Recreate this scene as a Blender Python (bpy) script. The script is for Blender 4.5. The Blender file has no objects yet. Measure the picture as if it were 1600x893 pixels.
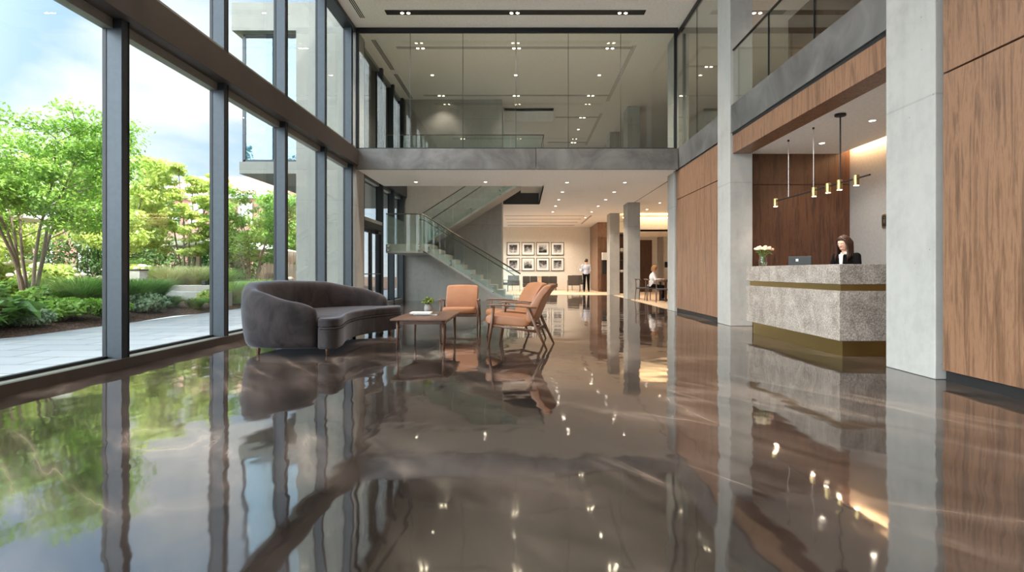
import bpy, math, random
import numpy as np
from mathutils import Vector, Matrix, Euler
random.seed(7); RNG = np.random.default_rng(7)
PI = math.pi; R = math.radians
sc = bpy.context.scene
COL = sc.collection
# ------------------------------------------------------------------ camera
CAMH = 1.05; FPX = 888.9
cam_d = bpy.data.cameras.new('camera'); cam = bpy.data.objects.new('camera', cam_d); COL.objects.link(cam)
cam_d.sensor_width = 36; cam_d.lens = 20.0; cam_d.clip_end = 400; cam_d.clip_start = .05
cam_d.shift_x = -18/1600; cam_d.shift_y = -21.5/1600
cam.location = (0, 0, CAMH); cam.rotation_euler = (PI/2, 0, 0)
sc.camera = cam
# ------------------------------------------------------------------ view
sc.view_settings.view_transform = 'Standard'; sc.view_settings.look = 'None'
sc.view_settings.gamma = 1; sc.view_settings.use_curve_mapping = False
sc.view_settings.exposure = .9
EXT = 1.0         # outdoor level
LAMP = 2.1        # indoor lamps level
try:
    sc.cycles.use_denoising = True
    sc.cycles.max_bounces = 10; sc.cycles.diffuse_bounces = 6; sc.cycles.glossy_bounces = 5
    sc.cycles.transparent_max_bounces = 24; sc.cycles.transmission_bounces = 6
    sc.cycles.sample_clamp_indirect = 6; sc.cycles.caustics_reflective = True; sc.cycles.blur_glossy = .3; sc.cycles.caustics_refractive = False
except Exception: pass
# ------------------------------------------------------------------ node helper
class N:
    def __init__(s, name, world=False):
        if world:
            s.m = bpy.data.worlds.new(name)
        else:
            s.m = bpy.data.materials.new(name)
        s.m.use_nodes = True; s.t = s.m.node_tree; s.t.nodes.clear()
    def n(s, typ, ins=None, **kw):
        nd = s.t.nodes.new(typ)
        for k, v in kw.items(): setattr(nd, k, v)
        for k, v in (ins or {}).items():
            sk = nd.inputs[k]
            if isinstance(v, bpy.types.NodeSocket): s.t.links.new(v, sk)
            else: sk.default_value = v
        return nd
    def out(s, sock, world=False):
        o = s.t.nodes.new('ShaderNodeOutputWorld' if world else 'ShaderNodeOutputMaterial')
        s.t.links.new(sock, o.inputs['Surface']); return s.m
    def ramp(s, fac, stops, interp='LINEAR'):
        nd = s.t.nodes.new('ShaderNodeValToRGB'); s.t.links.new(fac, nd.inputs[0])
        cr = nd.color_ramp; cr.interpolation = interp
        while len(cr.elements) < len(stops): cr.elements.new(0.5)
        for e, (p, c) in zip(cr.elements, stops):
            e.position = p; e.color = (c[0], c[1], c[2], 1) if len(c) == 3 else c
        return nd.outputs[0]
    def coords(s, scale=(1,1,1), kind='Object', rot=(0,0,0)):
        tc = s.n('ShaderNodeTexCoord')
        mp = s.n('ShaderNodeMapping', {'Vector': tc.outputs[kind], 'Scale': scale, 'Rotation': rot})
        return mp.outputs[0]
    def coords2(s, ang, scale):
        tc = s.n('ShaderNodeTexCoord'); a = s.n('ShaderNodeMapping', {'Vector': tc.outputs['Object'], 'Rotation': (0,0,ang)})
        return s.n('ShaderNodeMapping', {'Vector': a.outputs[0], 'Scale': scale}).outputs[0]
    def noise(s, vec, scale=5, detail=4, rough=.5, dist=0):
        return s.n('ShaderNodeTexNoise', {'Vector': vec, 'Scale': scale, 'Detail': detail, 'Roughness': rough, 'Distortion': dist}).outputs[0]
    def bump(s, h, strength=.2, dist=.01):
        return s.n('ShaderNodeBump', {'Height': h, 'Strength': strength, 'Distance': dist}).outputs[0]
    def mix(s, fac, a, b, blend='MIX'):
        nd = s.n('ShaderNodeMix', data_type='RGBA', blend_type=blend)
        for k, v in ((0, fac), (6, a), (7, b)):
            if isinstance(v, bpy.types.NodeSocket): s.t.links.new(v, nd.inputs[k])
            else: nd.inputs[k].default_value = v if k == 0 else (v[0], v[1], v[2], 1)
        return nd.outputs[2]
    def math(s, op, a, b=0.0, clamp=False):
        nd = s.n('ShaderNodeMath', operation=op, use_clamp=clamp)
        for k, v in ((0, a), (1, b)):
            if isinstance(v, bpy.types.NodeSocket): s.t.links.new(v, nd.inputs[k])
            else: nd.inputs[k].default_value = v
        return nd.outputs[0]
    def pbr(s, **kw):
        nd = s.n('ShaderNodeBsdfPrincipled')
        for k, v in kw.items():
            k = k.replace('_', ' ')
            if k not in nd.inputs: continue
            if isinstance(v, bpy.types.NodeSocket): s.t.links.new(v, nd.inputs[k])
            elif isinstance(v, tuple) and len(v) == 3 and nd.inputs[k].type == 'RGBA': nd.inputs[k].default_value = (*v, 1)
            else: nd.inputs[k].default_value = v
        return nd.outputs[0]
def srgb(r, g, b):
    f = lambda c: (c/255/12.92) if c/255 <= .04045 else ((c/255+.055)/1.055)**2.4
    return (f(r), f(g), f(b))
# ------------------------------------------------------------------ world: blue sky with clouds, plus an added fill glow out of view
w = N('daylight_sky', True); sc.world = w.m
tc = w.n('ShaderNodeTexCoord'); sep = w.n('ShaderNodeSeparateXYZ', {0: tc.outputs['Generated']})
base = w.ramp(sep.outputs[2], [(0.0, srgb(232,240,248)), (.18, srgb(200,223,247)), (.45, srgb(172,208,245)), (1, srgb(120,170,230))])
mp = w.n('ShaderNodeMapping', {'Vector': tc.outputs['Generated'], 'Scale': (1, 1, 2.4), 'Location': (.35, .1, .05)})
cn = w.noise(mp.outputs[0], 2.3, 8, .52, .25)
cl = w.ramp(cn, [(.47, (0,0,0)), (.60, (1,1,1))])
low = w.ramp(sep.outputs[2], [(0.25, (1,1,1)), (.6, (.35,.35,.35))])
cf = w.mix(1.0, cl, low, 'MULTIPLY')
skyc = w.mix(cf, base, (1.0, 1.0, 1.0))
gd = w.n('ShaderNodeVectorMath', {0: tc.outputs['Generated'], 1: Vector((-.80,-.50,.33)).normalized()}, operation='DOT_PRODUCT').outputs['Value']
fill_glow = w.math('MULTIPLY', w.math('POWER', w.math('MULTIPLY', w.math('SUBTRACT', gd, .22), 1.3, True), 1.5), 8.0)  # added bright sky lobe behind left of the camera, brightens the interior
gv = w.n('ShaderNodeVectorMath', {0: (.93,.96,1.0), 3: fill_glow}, operation='SCALE').outputs[0]
tot = w.n('ShaderNodeVectorMath', {0: skyc, 1: gv}, operation='ADD').outputs[0]
bg = w.n('ShaderNodeBackground', {'Color': tot, 'Strength': .72*EXT})
w.out(bg.outputs[0], True)
# ------------------------------------------------------------------ sun
def sun():
    d = bpy.data.lights.new('sun', 'SUN'); d.energy = 6.5*EXT; d.angle = R(1.2); d.color = (1, .96, .90)
    o = bpy.data.objects.new('sun', d); COL.objects.link(o)
    dr = Vector((-math.cos(R(52))*math.cos(R(12)), math.cos(R(52))*math.sin(R(12)), -math.sin(R(52))))
    o.rotation_euler = dr.to_track_quat('-Z', 'Y').to_euler(); o.location = (30, -6, 40)
sun()
# ------------------------------------------------------------------ materials
def M_plain(name, col, rough=.5, metal=0, **kw):
    m = N(name); v = m.coords(); nz = m.noise(v, 18, 3)
    c = m.mix(m.ramp(nz, [(.3,(0,0,0)),(.7,(1,1,1))]), tuple(x*.93 for x in col), tuple(min(1, x*1.06) for x in col))
    return m.out(m.pbr(Base_Color=c, Roughness=rough, Metallic=metal, **kw))
def M_emit(name, col, st):
    m = N(name); return m.out(m.n('ShaderNodeEmission', {'Color': (*col, 1), 'Strength': st}).outputs[0])
def M_glass(name, tint, refl=1.0, ior=1.45, green=None):
    m = N(name); t = m.n('ShaderNodeBsdfTransparent', {'Color': (*tint, 1)})
    g = m.n('ShaderNodeBsdfGlossy', {'Color': (1,1,1,1), 'Roughness': .0})
    ge = m.n('ShaderNodeNewGeometry')
    dt = m.n('ShaderNodeVectorMath', {0: ge.outputs['Normal'], 1: ge.outputs['Incoming']}, operation='DOT_PRODUCT').outputs['Value']
    c5 = m.math('POWER', m.math('SUBTRACT', 1.0, m.math('ABSOLUTE', dt), True), 5.0)
    f0 = ((ior-1)/(ior+1))**2
    fac = m.math('MULTIPLY', m.math('ADD', f0, m.math('MULTIPLY', c5, 1-f0)), refl, True)
    mx = m.n('ShaderNodeMixShader', {0: fac, 1: t.outputs[0], 2: g.outputs[0]})
    return m.out(mx.outputs[0])
def M_concrete(name, base, dark=.8, seam=None):
    m = N(name); v = m.coords(); a = m.noise(v, 1.1, 6, .62, .4); b = m.noise(v, 9, 5, .6); c = m.noise(m.coords((3,3,.5)), 2.5, 4, .6)
    k = m.math('ADD', m.math('MULTIPLY', a, .5), m.math('ADD', m.math('MULTIPLY', b, .25), m.math('MULTIPLY', c, .25)))
    col = m.ramp(k, [(.3, tuple(x*dark for x in base)), (.5, base), (.72, tuple(min(1,x*1.14) for x in base))])
    vor = m.n('ShaderNodeTexVoronoi', {'Vector': v, 'Scale': 7.0}).outputs['Distance']
    pits = m.ramp(vor, [(.035, (.45,.45,.45)), (.06, (1,1,1))])
    gate = m.ramp(m.noise(v, 1.7, 2), [(.5, (1,1,1)), (.56, (0,0,0))])
    pits = m.mix(gate, pits, (1,1,1))
    col = m.mix(1.0, col, pits, 'MULTIPLY')
    if seam:
        s3 = m.n('ShaderNodeSeparateXYZ', {0: m.coords()}).outputs[2]
        fr = m.math('ABSOLUTE', m.math('SUBTRACT', m.math('FRACT', m.math('DIVIDE', m.math('ADD', s3, seam[1]), seam[0])), .5))
        ln = m.ramp(fr, [(.0, (.80,.80,.80)), (.002, (.80,.80,.80)), (.004, (1,1,1))])
        col = m.mix(1.0, col, ln, 'MULTIPLY')
    return m.out(m.pbr(Base_Color=col, Roughness=.72, Normal=m.bump(k, .15, .01)))
def M_wood(name, dark, mid, light, scale=1.0, rough=.42, axis='z', panel=None):
    m = N(name)
    sc_ = {'z': (7,7,.45), 'x': (.45,7,7), 'y': (7,.45,7)}[axis]
    v = m.coords(sc_); a = m.noise(v, 2.0*scale, 7, .62, 1.4); fine = m.noise(m.coords(tuple(q*6 for q in sc_)), 5*scale, 3, .6)
    wv = m.noise(m.coords(tuple(q*.35 for q in sc_)), 3*scale, 3, .5, .6)
    k = m.math('ADD', m.math('MULTIPLY', a, .6), m.math('ADD', m.math('MULTIPLY', fine, .16), m.math('MULTIPLY', wv, .26)))
    col = m.ramp(k, [(.36, dark), (.47, mid), (.53, light), (.6, mid), (.68, dark)])
    return m.out(m.pbr(Base_Color=col, Roughness=rough, Normal=m.bump(fine, .05, .003), Coat_Weight=.15, Coat_Roughness=.25))
def M_floor():
    m = N('polished_epoxy_floor')
    big = m.noise(m.coords2(1.0, (.25,.6,1)), 1.0, 7, .58, 1.6)
    mid = m.noise(m.coords2(1.0, (.4,1.5,1)), 1.3, 8, .6, 1.1)
    k = m.math('ADD', m.math('MULTIPLY', big, .6), m.math('MULTIPLY', mid, .4))
    col = m.ramp(k, [(.34, (.010,.008,.0075)), (.45, (.028,.021,.018)), (.55, (.062,.047,.040)), (.66, (.125,.095,.080))])
    b = m.noise(m.coords2(.95, (.17,.75,1)), 1.1, 5, .5, 1.2)
    vein = m.math('ABSOLUTE', m.math('SUBTRACT', b, .5))
    vc = m.ramp(vein, [(.0, (.20,.155,.125)), (.010, (.11,.083,.068)), (.04, (.035,.027,.022)), (.09, (0,0,0))])
    gate = m.noise(m.coords((.35,.6,1)), 1.0, 3, .5)
    vm = m.ramp(gate, [(.47, (0,0,0)), (.60, (1,1,1))])
    col = m.mix(1.0, col, m.mix(1.0, vc, vm, 'MULTIPLY'), 'ADD')
    wave = m.noise(m.coords((1,.8,1)), 1.7, 2, .45); wave2 = m.noise(m.coords((1.2,.5,1)), 8, 1, .4)
    h = m.math('ADD', wave, m.math('MULTIPLY', wave2, .10))
    rg = m.ramp(mid, [(.3, (.03,.03,.03)), (.7, (.065,.065,.065))])
    return m.out(m.pbr(Base_Color=col, Roughness=rg, IOR=2.5, Normal=m.bump(h, .5, .011)))
def M_leaf(name, c1, c2, trans=.45):
    m = N(name); v = m.coords(); nz = m.noise(v, 3.1, 3, .6); nf = m.noise(v, 40, 1)
    k = m.math('ADD', m.math('MULTIPLY', nz, .6), m.math('MULTIPLY', nf, .4))
    col = m.ramp(k, [(.35, c1), (.62, c2)])
    d = m.n('ShaderNodeBsdfDiffuse', {'Color': col}); t = m.n('ShaderNodeBsdfTranslucent', {'Color': col})
    g = m.n('ShaderNodeBsdfGlossy', {'Color': (1,1,1,1), 'Roughness': .45})
    a = m.n('ShaderNodeMixShader', {0: trans, 1: d.outputs[0], 2: t.outputs[0]})
    b = m.n('ShaderNodeMixShader', {0: .04, 1: a.outputs[0], 2: g.outputs[0]})
    return m.out(b.outputs[0])
def M_velvet(name, c, cs):
    m = N(name); v = m.coords((1,1,.6)); nz = m.noise(v, 3, 4, .6, 1.2)
    col = m.ramp(nz, [(.35, tuple(x*.5 for x in c)), (.65, tuple(x*1.5 for x in c))])
    fr = m.n('ShaderNodeBump', {'Height': m.noise(m.coords(), 160, 2), 'Strength': .15, 'Distance': .002}).outputs[0]
    return m.out(m.pbr(Base_Color=col, Roughness=.75, Sheen_Weight=.6, Sheen_Roughness=.35, Sheen_Tint=cs, Normal=fr, Specular_IOR_Level=.2))
def M_leather(name, c):
    m = N(name); v = m.coords(); nz = m.noise(v, 4, 4, .6); fn = m.n('ShaderNodeTexVoronoi', {'Vector': v, 'Scale': 240.0}).outputs['Distance']
    col = m.ramp(nz, [(.3, tuple(x*.86 for x in c)), (.7, tuple(min(1, x*1.08) for x in c))])
    return m.out(m.pbr(Base_Color=col, Roughness=.42, Normal=m.bump(fn, .08, .002)))
def M_stone():
    m = N('bush_hammered_stone'); v = m.coords(); a = m.noise(v, 40, 6, .8); b = m.noise(v, 4, 5, .65, .8)
    vo = m.n('ShaderNodeTexVoronoi', {'Vector': v, 'Scale': 55.0}).outputs['Distance']
    k = m.math('ADD', m.math('MULTIPLY', a, .5), m.math('ADD', m.math('MULTIPLY', b, .35), m.math('MULTIPLY', vo, .2)))
    col = m.ramp(k, [(.38, srgb(98,88,82)), (.5, srgb(138,127,118)), (.58, srgb(166,155,146)), (.7, srgb(194,183,173))])
    return m.out(m.pbr(Base_Color=col, Roughness=.75, Normal=m.bump(k, .6, .012)))
def M_brass(name='brushed_brass', c=(.56,.40,.16), rough=.28):
    m = N(name); f = m.noise(m.coords((2,2,60)), 6, 2)
    col = m.mix(f, tuple(x*.8 for x in c), tuple(min(1,x*1.1) for x in c))
    return m.out(m.pbr(Base_Color=col, Metallic=1.0, Roughness=rough, Normal=m.bump(f, .03, .002)))
def M_steel(name, c1, c2, rough=.42, metal=.7):
    m = N(name); a = m.noise(m.coords((1,1,1)), 1.3, 6, .6, .8)
    col = m.ramp(a, [(.32, c1), (.68, c2)])
    rr = m.math('ADD', m.math('MULTIPLY', a, .2), rough-.1)
    return m.out(m.pbr(Base_Color=col, Metallic=metal, Roughness=rr))
def M_picture(name, seed, kind=0):
    m = N(name); v = m.coords((1,1,1)); loc = m.n('ShaderNodeVectorMath', {0: v, 1: (seed*3.1, seed*1.7, seed*.9)}, operation='ADD').outputs[0]
    z = m.n('ShaderNodeSeparateXYZ', {0: v}).outputs[2]
    a = m.noise(loc, 7, 5, .7); g = m.math('ADD', m.math('MULTIPLY', z, 1.3 if kind else -.8), m.math('MULTIPLY', a, 1.2))
    col = m.ramp(g, [(.35, (.012,.012,.013)), (.52, (.06,.06,.06)), (.66, (.30,.30,.30)), (.85, (.62,.62,.62))])
    return m.out(m.pbr(Base_Color=col, Roughness=.3))
def M_pavers():
    m = N('pale_stone_paving'); v = m.coords()
    br = m.n('ShaderNodeTexBrick', {'Vector': v, 'Color1': (*srgb(168,169,172),1), 'Color2': (*srgb(156,158,162),1), 'Mortar': (*srgb(84,86,90),1), 'Scale': 1.0, 'Mortar Size': .010, 'Brick Width': 1.2, 'Row Height': .6})
    nz = m.noise(m.coords((.6,3,1)), 2, 5, .6)
    col = m.mix(m.math('MULTIPLY', nz, .5), br.outputs[0], (.8,.8,.82), 'MULTIPLY')
    return m.out(m.pbr(Base_Color=col, Roughness=.7))
def M_brick():
    m = N('pink_brick'); br = m.n('ShaderNodeTexBrick', {'Vector': m.coords(rot=(PI/2,0,0)), 'Color1': (*srgb(196,140,120),1), 'Color2': (*srgb(180,120,104),1), 'Mortar': (*srgb(205,190,180),1), 'Scale': 3.0})
    return m.out(m.pbr(Base_Color=br.outputs[0], Roughness=.9))
def M_mulch():
    m = N('bark_mulch'); v = m.coords(); vo = m.n('ShaderNodeTexVoronoi', {'Vector': v, 'Scale': 38.0})
    col = m.ramp(vo.outputs['Color'], [(.2, srgb(52,36,28)), (.6, srgb(92,66,50)), (.9, srgb(130,100,80))])
    return m.out(m.pbr(Base_Color=col, Roughness=.95, Normal=m.bump(vo.outputs['Distance'], .9, .03)))
MAT = {}
MAT['floor'] = M_floor()
MAT['plaster'] = M_plain('white_plaster', (.80,.79,.77), .8)
MAT['cream'] = M_plain('cream_paint', srgb(232,226,214), .8)
MAT['greypaint'] = M_plain('taupe_paint', srgb(150,140,130), .8)
MAT['conc'] = M_concrete('board_concrete', srgb(162,161,157), .8)
MAT['conc_s'] = M_concrete('cast_concrete_joints', srgb(162,161,157), .78, (3.9, 3.05))
MAT['conc_w'] = M_concrete('dark_exterior_concrete', srgb(132,132,125), .8, (3.9, 2.9))  # darker concrete tone for the outdoor wing and pier
MAT['conc_d'] = M_concrete('stair_concrete', srgb(160,160,155), .8)
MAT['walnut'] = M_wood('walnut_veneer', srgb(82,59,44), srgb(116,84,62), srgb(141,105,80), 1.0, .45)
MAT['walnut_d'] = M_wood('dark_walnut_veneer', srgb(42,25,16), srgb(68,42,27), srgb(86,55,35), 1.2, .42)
MAT['walnut_l'] = M_wood('oiled_walnut', srgb(56,36,26), srgb(82,54,40), srgb(100,68,50), 3.0, .4, 'x')
MAT['frame'] = M_plain('anodised_frame', srgb(60,66,72), .42, .6)
MAT['frame_d'] = M_plain('black_gasket', srgb(22,26,32), .5, .2)
MAT['sillm'] = M_plain('sill_metal', srgb(150,152,146), .4, .5)
MAT['bronze'] = M_steel('bronze_cladding', srgb(70,64,61), srgb(86,78,74), .45, .4)
MAT['steel'] = M_steel('patinated_steel', srgb(84,82,81), srgb(122,121,120), .46, .4)
MAT['track_grey'] = M_plain('grey_channel', (.42,.42,.41), .6)
MAT['black'] = M_plain('matte_black', (.012,.012,.013), .5)
MAT['chrome'] = M_plain('satin_steel', (.55,.55,.54), .25, 1.0)
MAT['handrail'] = M_plain('handrail_bronze', srgb(105,98,90), .35, .8)
MAT['glass'] = M_glass('clear_glazing', (.95,.98,.97), .9)
MAT['glass_g'] = M_glass('greenish_glass', (.90,.94,.925), 1.2)
MAT['glass_b'] = M_glass('balustrade_glass', (.90,.96,.945), 1.0)
MAT['glass_o'] = M_glass('blue_glass', (.50,.74,.84), 2.0, 1.6)
MAT['brass'] = M_brass()
MAT['stone'] = M_stone()
MAT['velvet'] = M_velvet('grey_velvet', srgb(48,43,44), (.40,.44,.54))
MAT['leather'] = M_leather('tan_leather', srgb(148,96,62))
MAT['chairwood'] = M_wood('chair_walnut', srgb(58,36,25), srgb(86,56,38), srgb(106,72,50), 3.0, .38)
MAT['fab_grey'] = M_plain('charcoal_fabric', srgb(72,66,60), .9)
MAT['carpet'] = M_plain('beige_carpet', srgb(196,170,142), .95)
MAT['bark'] = M_concrete('tree_bark', srgb(128,108,92), .6)
MAT['mulch'] = M_mulch()
MAT['pavers'] = M_pavers()
MAT['wallstone'] = M_concrete('garden_wall_stone', srgb(186,178,168), .9)
MAT['brick'] = M_brick()
MAT['leaf_a'] = M_leaf('maple_leaf', srgb(100,146,52), srgb(166,202,86))
MAT['leaf_y'] = M_leaf('bright_leaf', srgb(150,182,62), srgb(218,226,128))
MAT['leaf_d'] = M_leaf('dark_leaf', srgb(66,106,48), srgb(118,156,74), .3)
MAT['leaf_g'] = M_leaf('grass_blade', srgb(92,142,66), srgb(160,194,106), .4)
MAT['leaf_s'] = M_leaf('silver_leaf', srgb(110,140,100), srgb(170,190,150), .3)
MAT['leaf_p'] = M_leaf('plume_grass', srgb(170,178,110), srgb(226,222,170), .4)
MAT['canvas'] = M_plain('cream_canvas', srgb(235,228,214), .9)
MAT['post'] = M_plain('bleached_timber', srgb(190,170,150), .8)
MAT['skin'] = M_plain('skin', srgb(226,176,150), .5, Subsurface_Weight=.05)
MAT['hair_b'] = M_plain('brown_hair', srgb(46,27,19), .5, Specular_IOR_Level=.25)
MAT['hair_l'] = M_plain('blonde_hair', srgb(170,120,74), .5)
MAT['hair_k'] = M_plain('dark_hair', srgb(50,32,24), .5)
MAT['cloth_k'] = M_plain('black_cloth', srgb(14,13,15), .95, Specular_IOR_Level=.1)
MAT['cloth_w'] = M_plain('white_cloth', srgb(236,230,228), .8)
MAT['cloth_b'] = M_plain('pale_blue_cloth', srgb(168,174,190), .8)
MAT['paper'] = M_plain('white_paper', (.82,.82,.80), .6)
MAT['ceram'] = M_concrete('speckled_ceramic', srgb(150,146,142), .75)
MAT['lamp_on'] = M_emit('lamp_lens', (1, .86, .68), 14)
MAT['lamp_on2'] = M_emit('small_lamp_lens', (1, .80, .58), 22)
MAT['cove'] = M_emit('led_strip', (1, .66, .34), 10)
MAT['petal'] = M_plain('cream_petal', srgb(244,228,196), .7)
MAT['petal_p'] = M_plain('blush_petal', srgb(240,206,184), .7)
MAT['lips'] = M_plain('lips', srgb(170,84,80), .4)
MAT['water'] = M_glass('vase_glass', (.9,.95,.93), 2.0)
MAT['greypanel'] = M_plain('grey_wall_panel', srgb(140,134,130), .7)
MAT['slate'] = M_plain('roof_slate', srgb(190,190,196), .8)
# ------------------------------------------------------------------ mesh builder
class MB:
    def __init__(s): s.v = []; s.f = []
    def add(s, vs, fs):
        o = len(s.v); s.v += [tuple(p) for p in vs]; s.f += [tuple(i+o for i in f) for f in fs]; return s
    def box(s, x0, x1, y0, y1, z0, z1):
        return s.add([(x0,y0,z0),(x1,y0,z0),(x1,y1,z0),(x0,y1,z0),(x0,y0,z1),(x1,y0,z1),(x1,y1,z1),(x0,y1,z1)],
            [(0,3,2,1),(4,5,6,7),(0,1,5,4),(1,2,6,5),(2,3,7,6),(3,0,4,7)])
    def obox(s, c, sx, sy, sz, rot=(0,0,0)):
        m = Matrix.Translation(c) @ Euler(rot).to_matrix().to_4x4(); b = MB().box(-sx/2,sx/2,-sy/2,sy/2,-sz/2,sz/2)
        return s.add([m @ Vector(p) for p in b.v], b.f)
    def tube(s, pts, rad, n=10, cap=True, flat=1.0):
        pts = [Vector(p) for p in pts]; k = len(pts)
        if not hasattr(rad, '__len__'): rad = [rad]*k
        vs = []; prev = None
        for i, p in enumerate(pts):
            t = (pts[min(i+1,k-1)]-pts[max(i-1,0)]).normalized()
            ref = prev if prev is not None else (Vector((0,0,1)) if abs(t.z) < .95 else Vector((1,0,0)))
            a = t.cross(ref); 
            if a.length < 1e-5: a = t.cross(Vector((0,1,0)))
            a.normalize(); b = a.cross(t).normalized(); prev = b
            for j in range(n):
                q = 2*PI*j/n; vs.append(p + a*math.cos(q)*rad[i] + b*math.sin(q)*rad[i]*flat)
        fs = [(i*n+j, i*n+(j+1)%n, (i+1)*n+(j+1)%n, (i+1)*n+j) for i in range(k-1) for j in range(n)]
        if cap: fs += [tuple(reversed(range(n))), tuple(range((k-1)*n, k*n))]
        return s.add(vs, fs)
    def cyl(s, x, y, z0, z1, r, r1=None, n=20):
        return s.tube([(x,y,z0),(x,y,z1)], [r, r if r1 is None else r1], n)
    def lathe(s, prof, c=(0,0,0), n=28):
        vs = [(c[0]+r*math.cos(2*PI*j/n), c[1]+r*math.sin(2*PI*j/n), c[2]+z) for r, z in prof for j in range(n)]
        fs = [(i*n+j, i*n+(j+1)%n, (i+1)*n+(j+1)%n, (i+1)*n+j) for i in range(len(prof)-1) for j in range(n)]
        fs += [tuple(reversed(range(n))), tuple(range((len(prof)-1)*n, len(prof)*n))]
        return s.add(vs, fs)
    def ell(s, c, r, rot=None, n=14, m=9):
        vs = []; fs = []
        if not hasattr(r, '__len__'): r = (r,r,r)
        for i in range(m+1):
            th = PI*i/m
            for j in range(n):
                ph = 2*PI*j/n; vs.append(Vector((r[0]*math.sin(th)*math.cos(ph), r[1]*math.sin(th)*math.sin(ph), r[2]*math.cos(th))))
        if rot is not None: vs = [rot @ p for p in vs]
        vs = [p+Vector(c) for p in vs]
        for i in range(m):
            for j in range(n): fs.append((i*n+j, (i+1)*n+j, (i+1)*n+(j+1)%n, i*n+(j+1)%n))
        return s.add(vs, fs)
    def prism(s, poly, z0, z1):
        k = len(poly)
        return s.add([(x,y,z0) for x,y in poly]+[(x,y,z1) for x,y in poly],
            [tuple(reversed(range(k))), tuple(range(k,2*k))]+[(i,(i+1)%k,k+(i+1)%k,k+i) for i in range(k)])
    def prism_y(s, poly, y0, y1):   # polygon in x,z
        k = len(poly)
        return s.add([(x,y0,z) for x,z in poly]+[(x,y1,z) for x,z in poly],
            [tuple(range(k)), tuple(reversed(range(k,2*k)))]+[(i,k+i,k+(i+1)%k,(i+1)%k) for i in range(k)])
    def build(s, name, mat, parent=None, smooth=False, bevel=0, seg=2, world=True, subsurf=0, fixn=True):
        me = bpy.data.meshes.new(name)
        vs = s.v
        if parent is not None and world:
            l = parent.location; vs = [(p[0]-l.x, p[1]-l.y, p[2]-l.z) for p in vs]
        loc = (0,0,0)
        if parent is None:
            a = np.array(vs, dtype=float); c = (a.min(0)+a.max(0))/2; loc = (float(c[0]), float(c[1]), float(a[:,2].min()))
            vs = [(p[0]-loc[0], p[1]-loc[1], p[2]-loc[2]) for p in vs]
        me.from_pydata(vs, [], s.f); me.update()
        me.materials.append(mat)
        if fixn:
            import bmesh
            bm = bmesh.new(); bm.from_mesh(me); bmesh.ops.recalc_face_normals(bm, faces=bm.faces); bm.to_mesh(me); bm.free()
        if smooth:
            me.polygons.foreach_set('use_smooth', [True]*len(me.polygons))
        o = bpy.data.objects.new(name, me); COL.objects.link(o); o.location = loc
        if parent is not None: o.parent = parent
        if bevel:
            md = o.modifiers.new('bevel', 'BEVEL'); md.width = bevel; md.segments = seg; md.limit_method = 'ANGLE'; md.angle_limit = R(35)
            if seg > 1: me.polygons.foreach_set('use_smooth', [True]*len(me.polygons))
            if hasattr(md, 'harden_normals'): md.harden_normals = True
        if subsurf:
            md = o.modifiers.new('sub', 'SUBSURF'); md.levels = subsurf; md.render_levels = subsurf
        return o
def tag(o, label=None, cat=None, group=None, kind=None):
    if label: o['label'] = label
    if cat: o['category'] = cat
    if group: o['group'] = group
    if kind: o['kind'] = kind
    return o
def thing(name, label, cat, loc=(0,0,0), rotz=0, group=None, kind=None):
    o = bpy.data.objects.new(name, None); COL.objects.link(o); o.empty_display_size = .1
    o.location = loc; o.rotation_euler = (0,0,rotz); return tag(o, label, cat, group, kind)
def struct(o, label=None, cat=None): return tag(o, label, cat, None, 'structure')
def kids(o): return [c for c in bpy.data.objects if c.parent == o]
def dup(root, loc, rotz=0, label=None, scale=None, _p=None):
    r = root.copy(); COL.objects.link(r); r.parent = _p
    if _p is None:
        r.location = loc; r.rotation_euler = (0,0,rotz)
        if scale: r.scale = scale
        if label: r['label'] = label
    for ch in kids(root):
        dup(ch, None, _p=r)
    return r
def box(name, mat, *a, parent=None, **kw): return MB().box(*a).build(name, mat, parent, **kw)
def mesh_np(name, V, F4, mat, parent, loc=(0,0,0), smooth=False):
    me = bpy.data.meshes.new(name); nv = len(V); nf = len(F4)
    me.vertices.add(nv); me.vertices.foreach_set('co', np.asarray(V, dtype=np.float32).ravel())
    me.loops.add(nf*4); me.loops.foreach_set('vertex_index', np.asarray(F4, dtype=np.int32).ravel())
    me.polygons.add(nf); me.polygons.foreach_set('loop_start', np.arange(0, nf*4, 4, dtype=np.int32))
    try: me.polygons.foreach_set('loop_total', np.full(nf, 4, dtype=np.int32))
    except Exception: pass
    me.update(calc_edges=True); me.validate(); me.materials.append(mat)
    o = bpy.data.objects.new(name, me); COL.objects.link(o); o.location = loc
    if parent is not None: o.parent = parent
    return o
#@@STRUCT
XL, XR, ZC = -4.4, 4.07, 7.42
YM = 14.85           # mezzanine front
Z1, Z2 = 3.73, 4.27  # slab underside / top
YB = 34.0
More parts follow.
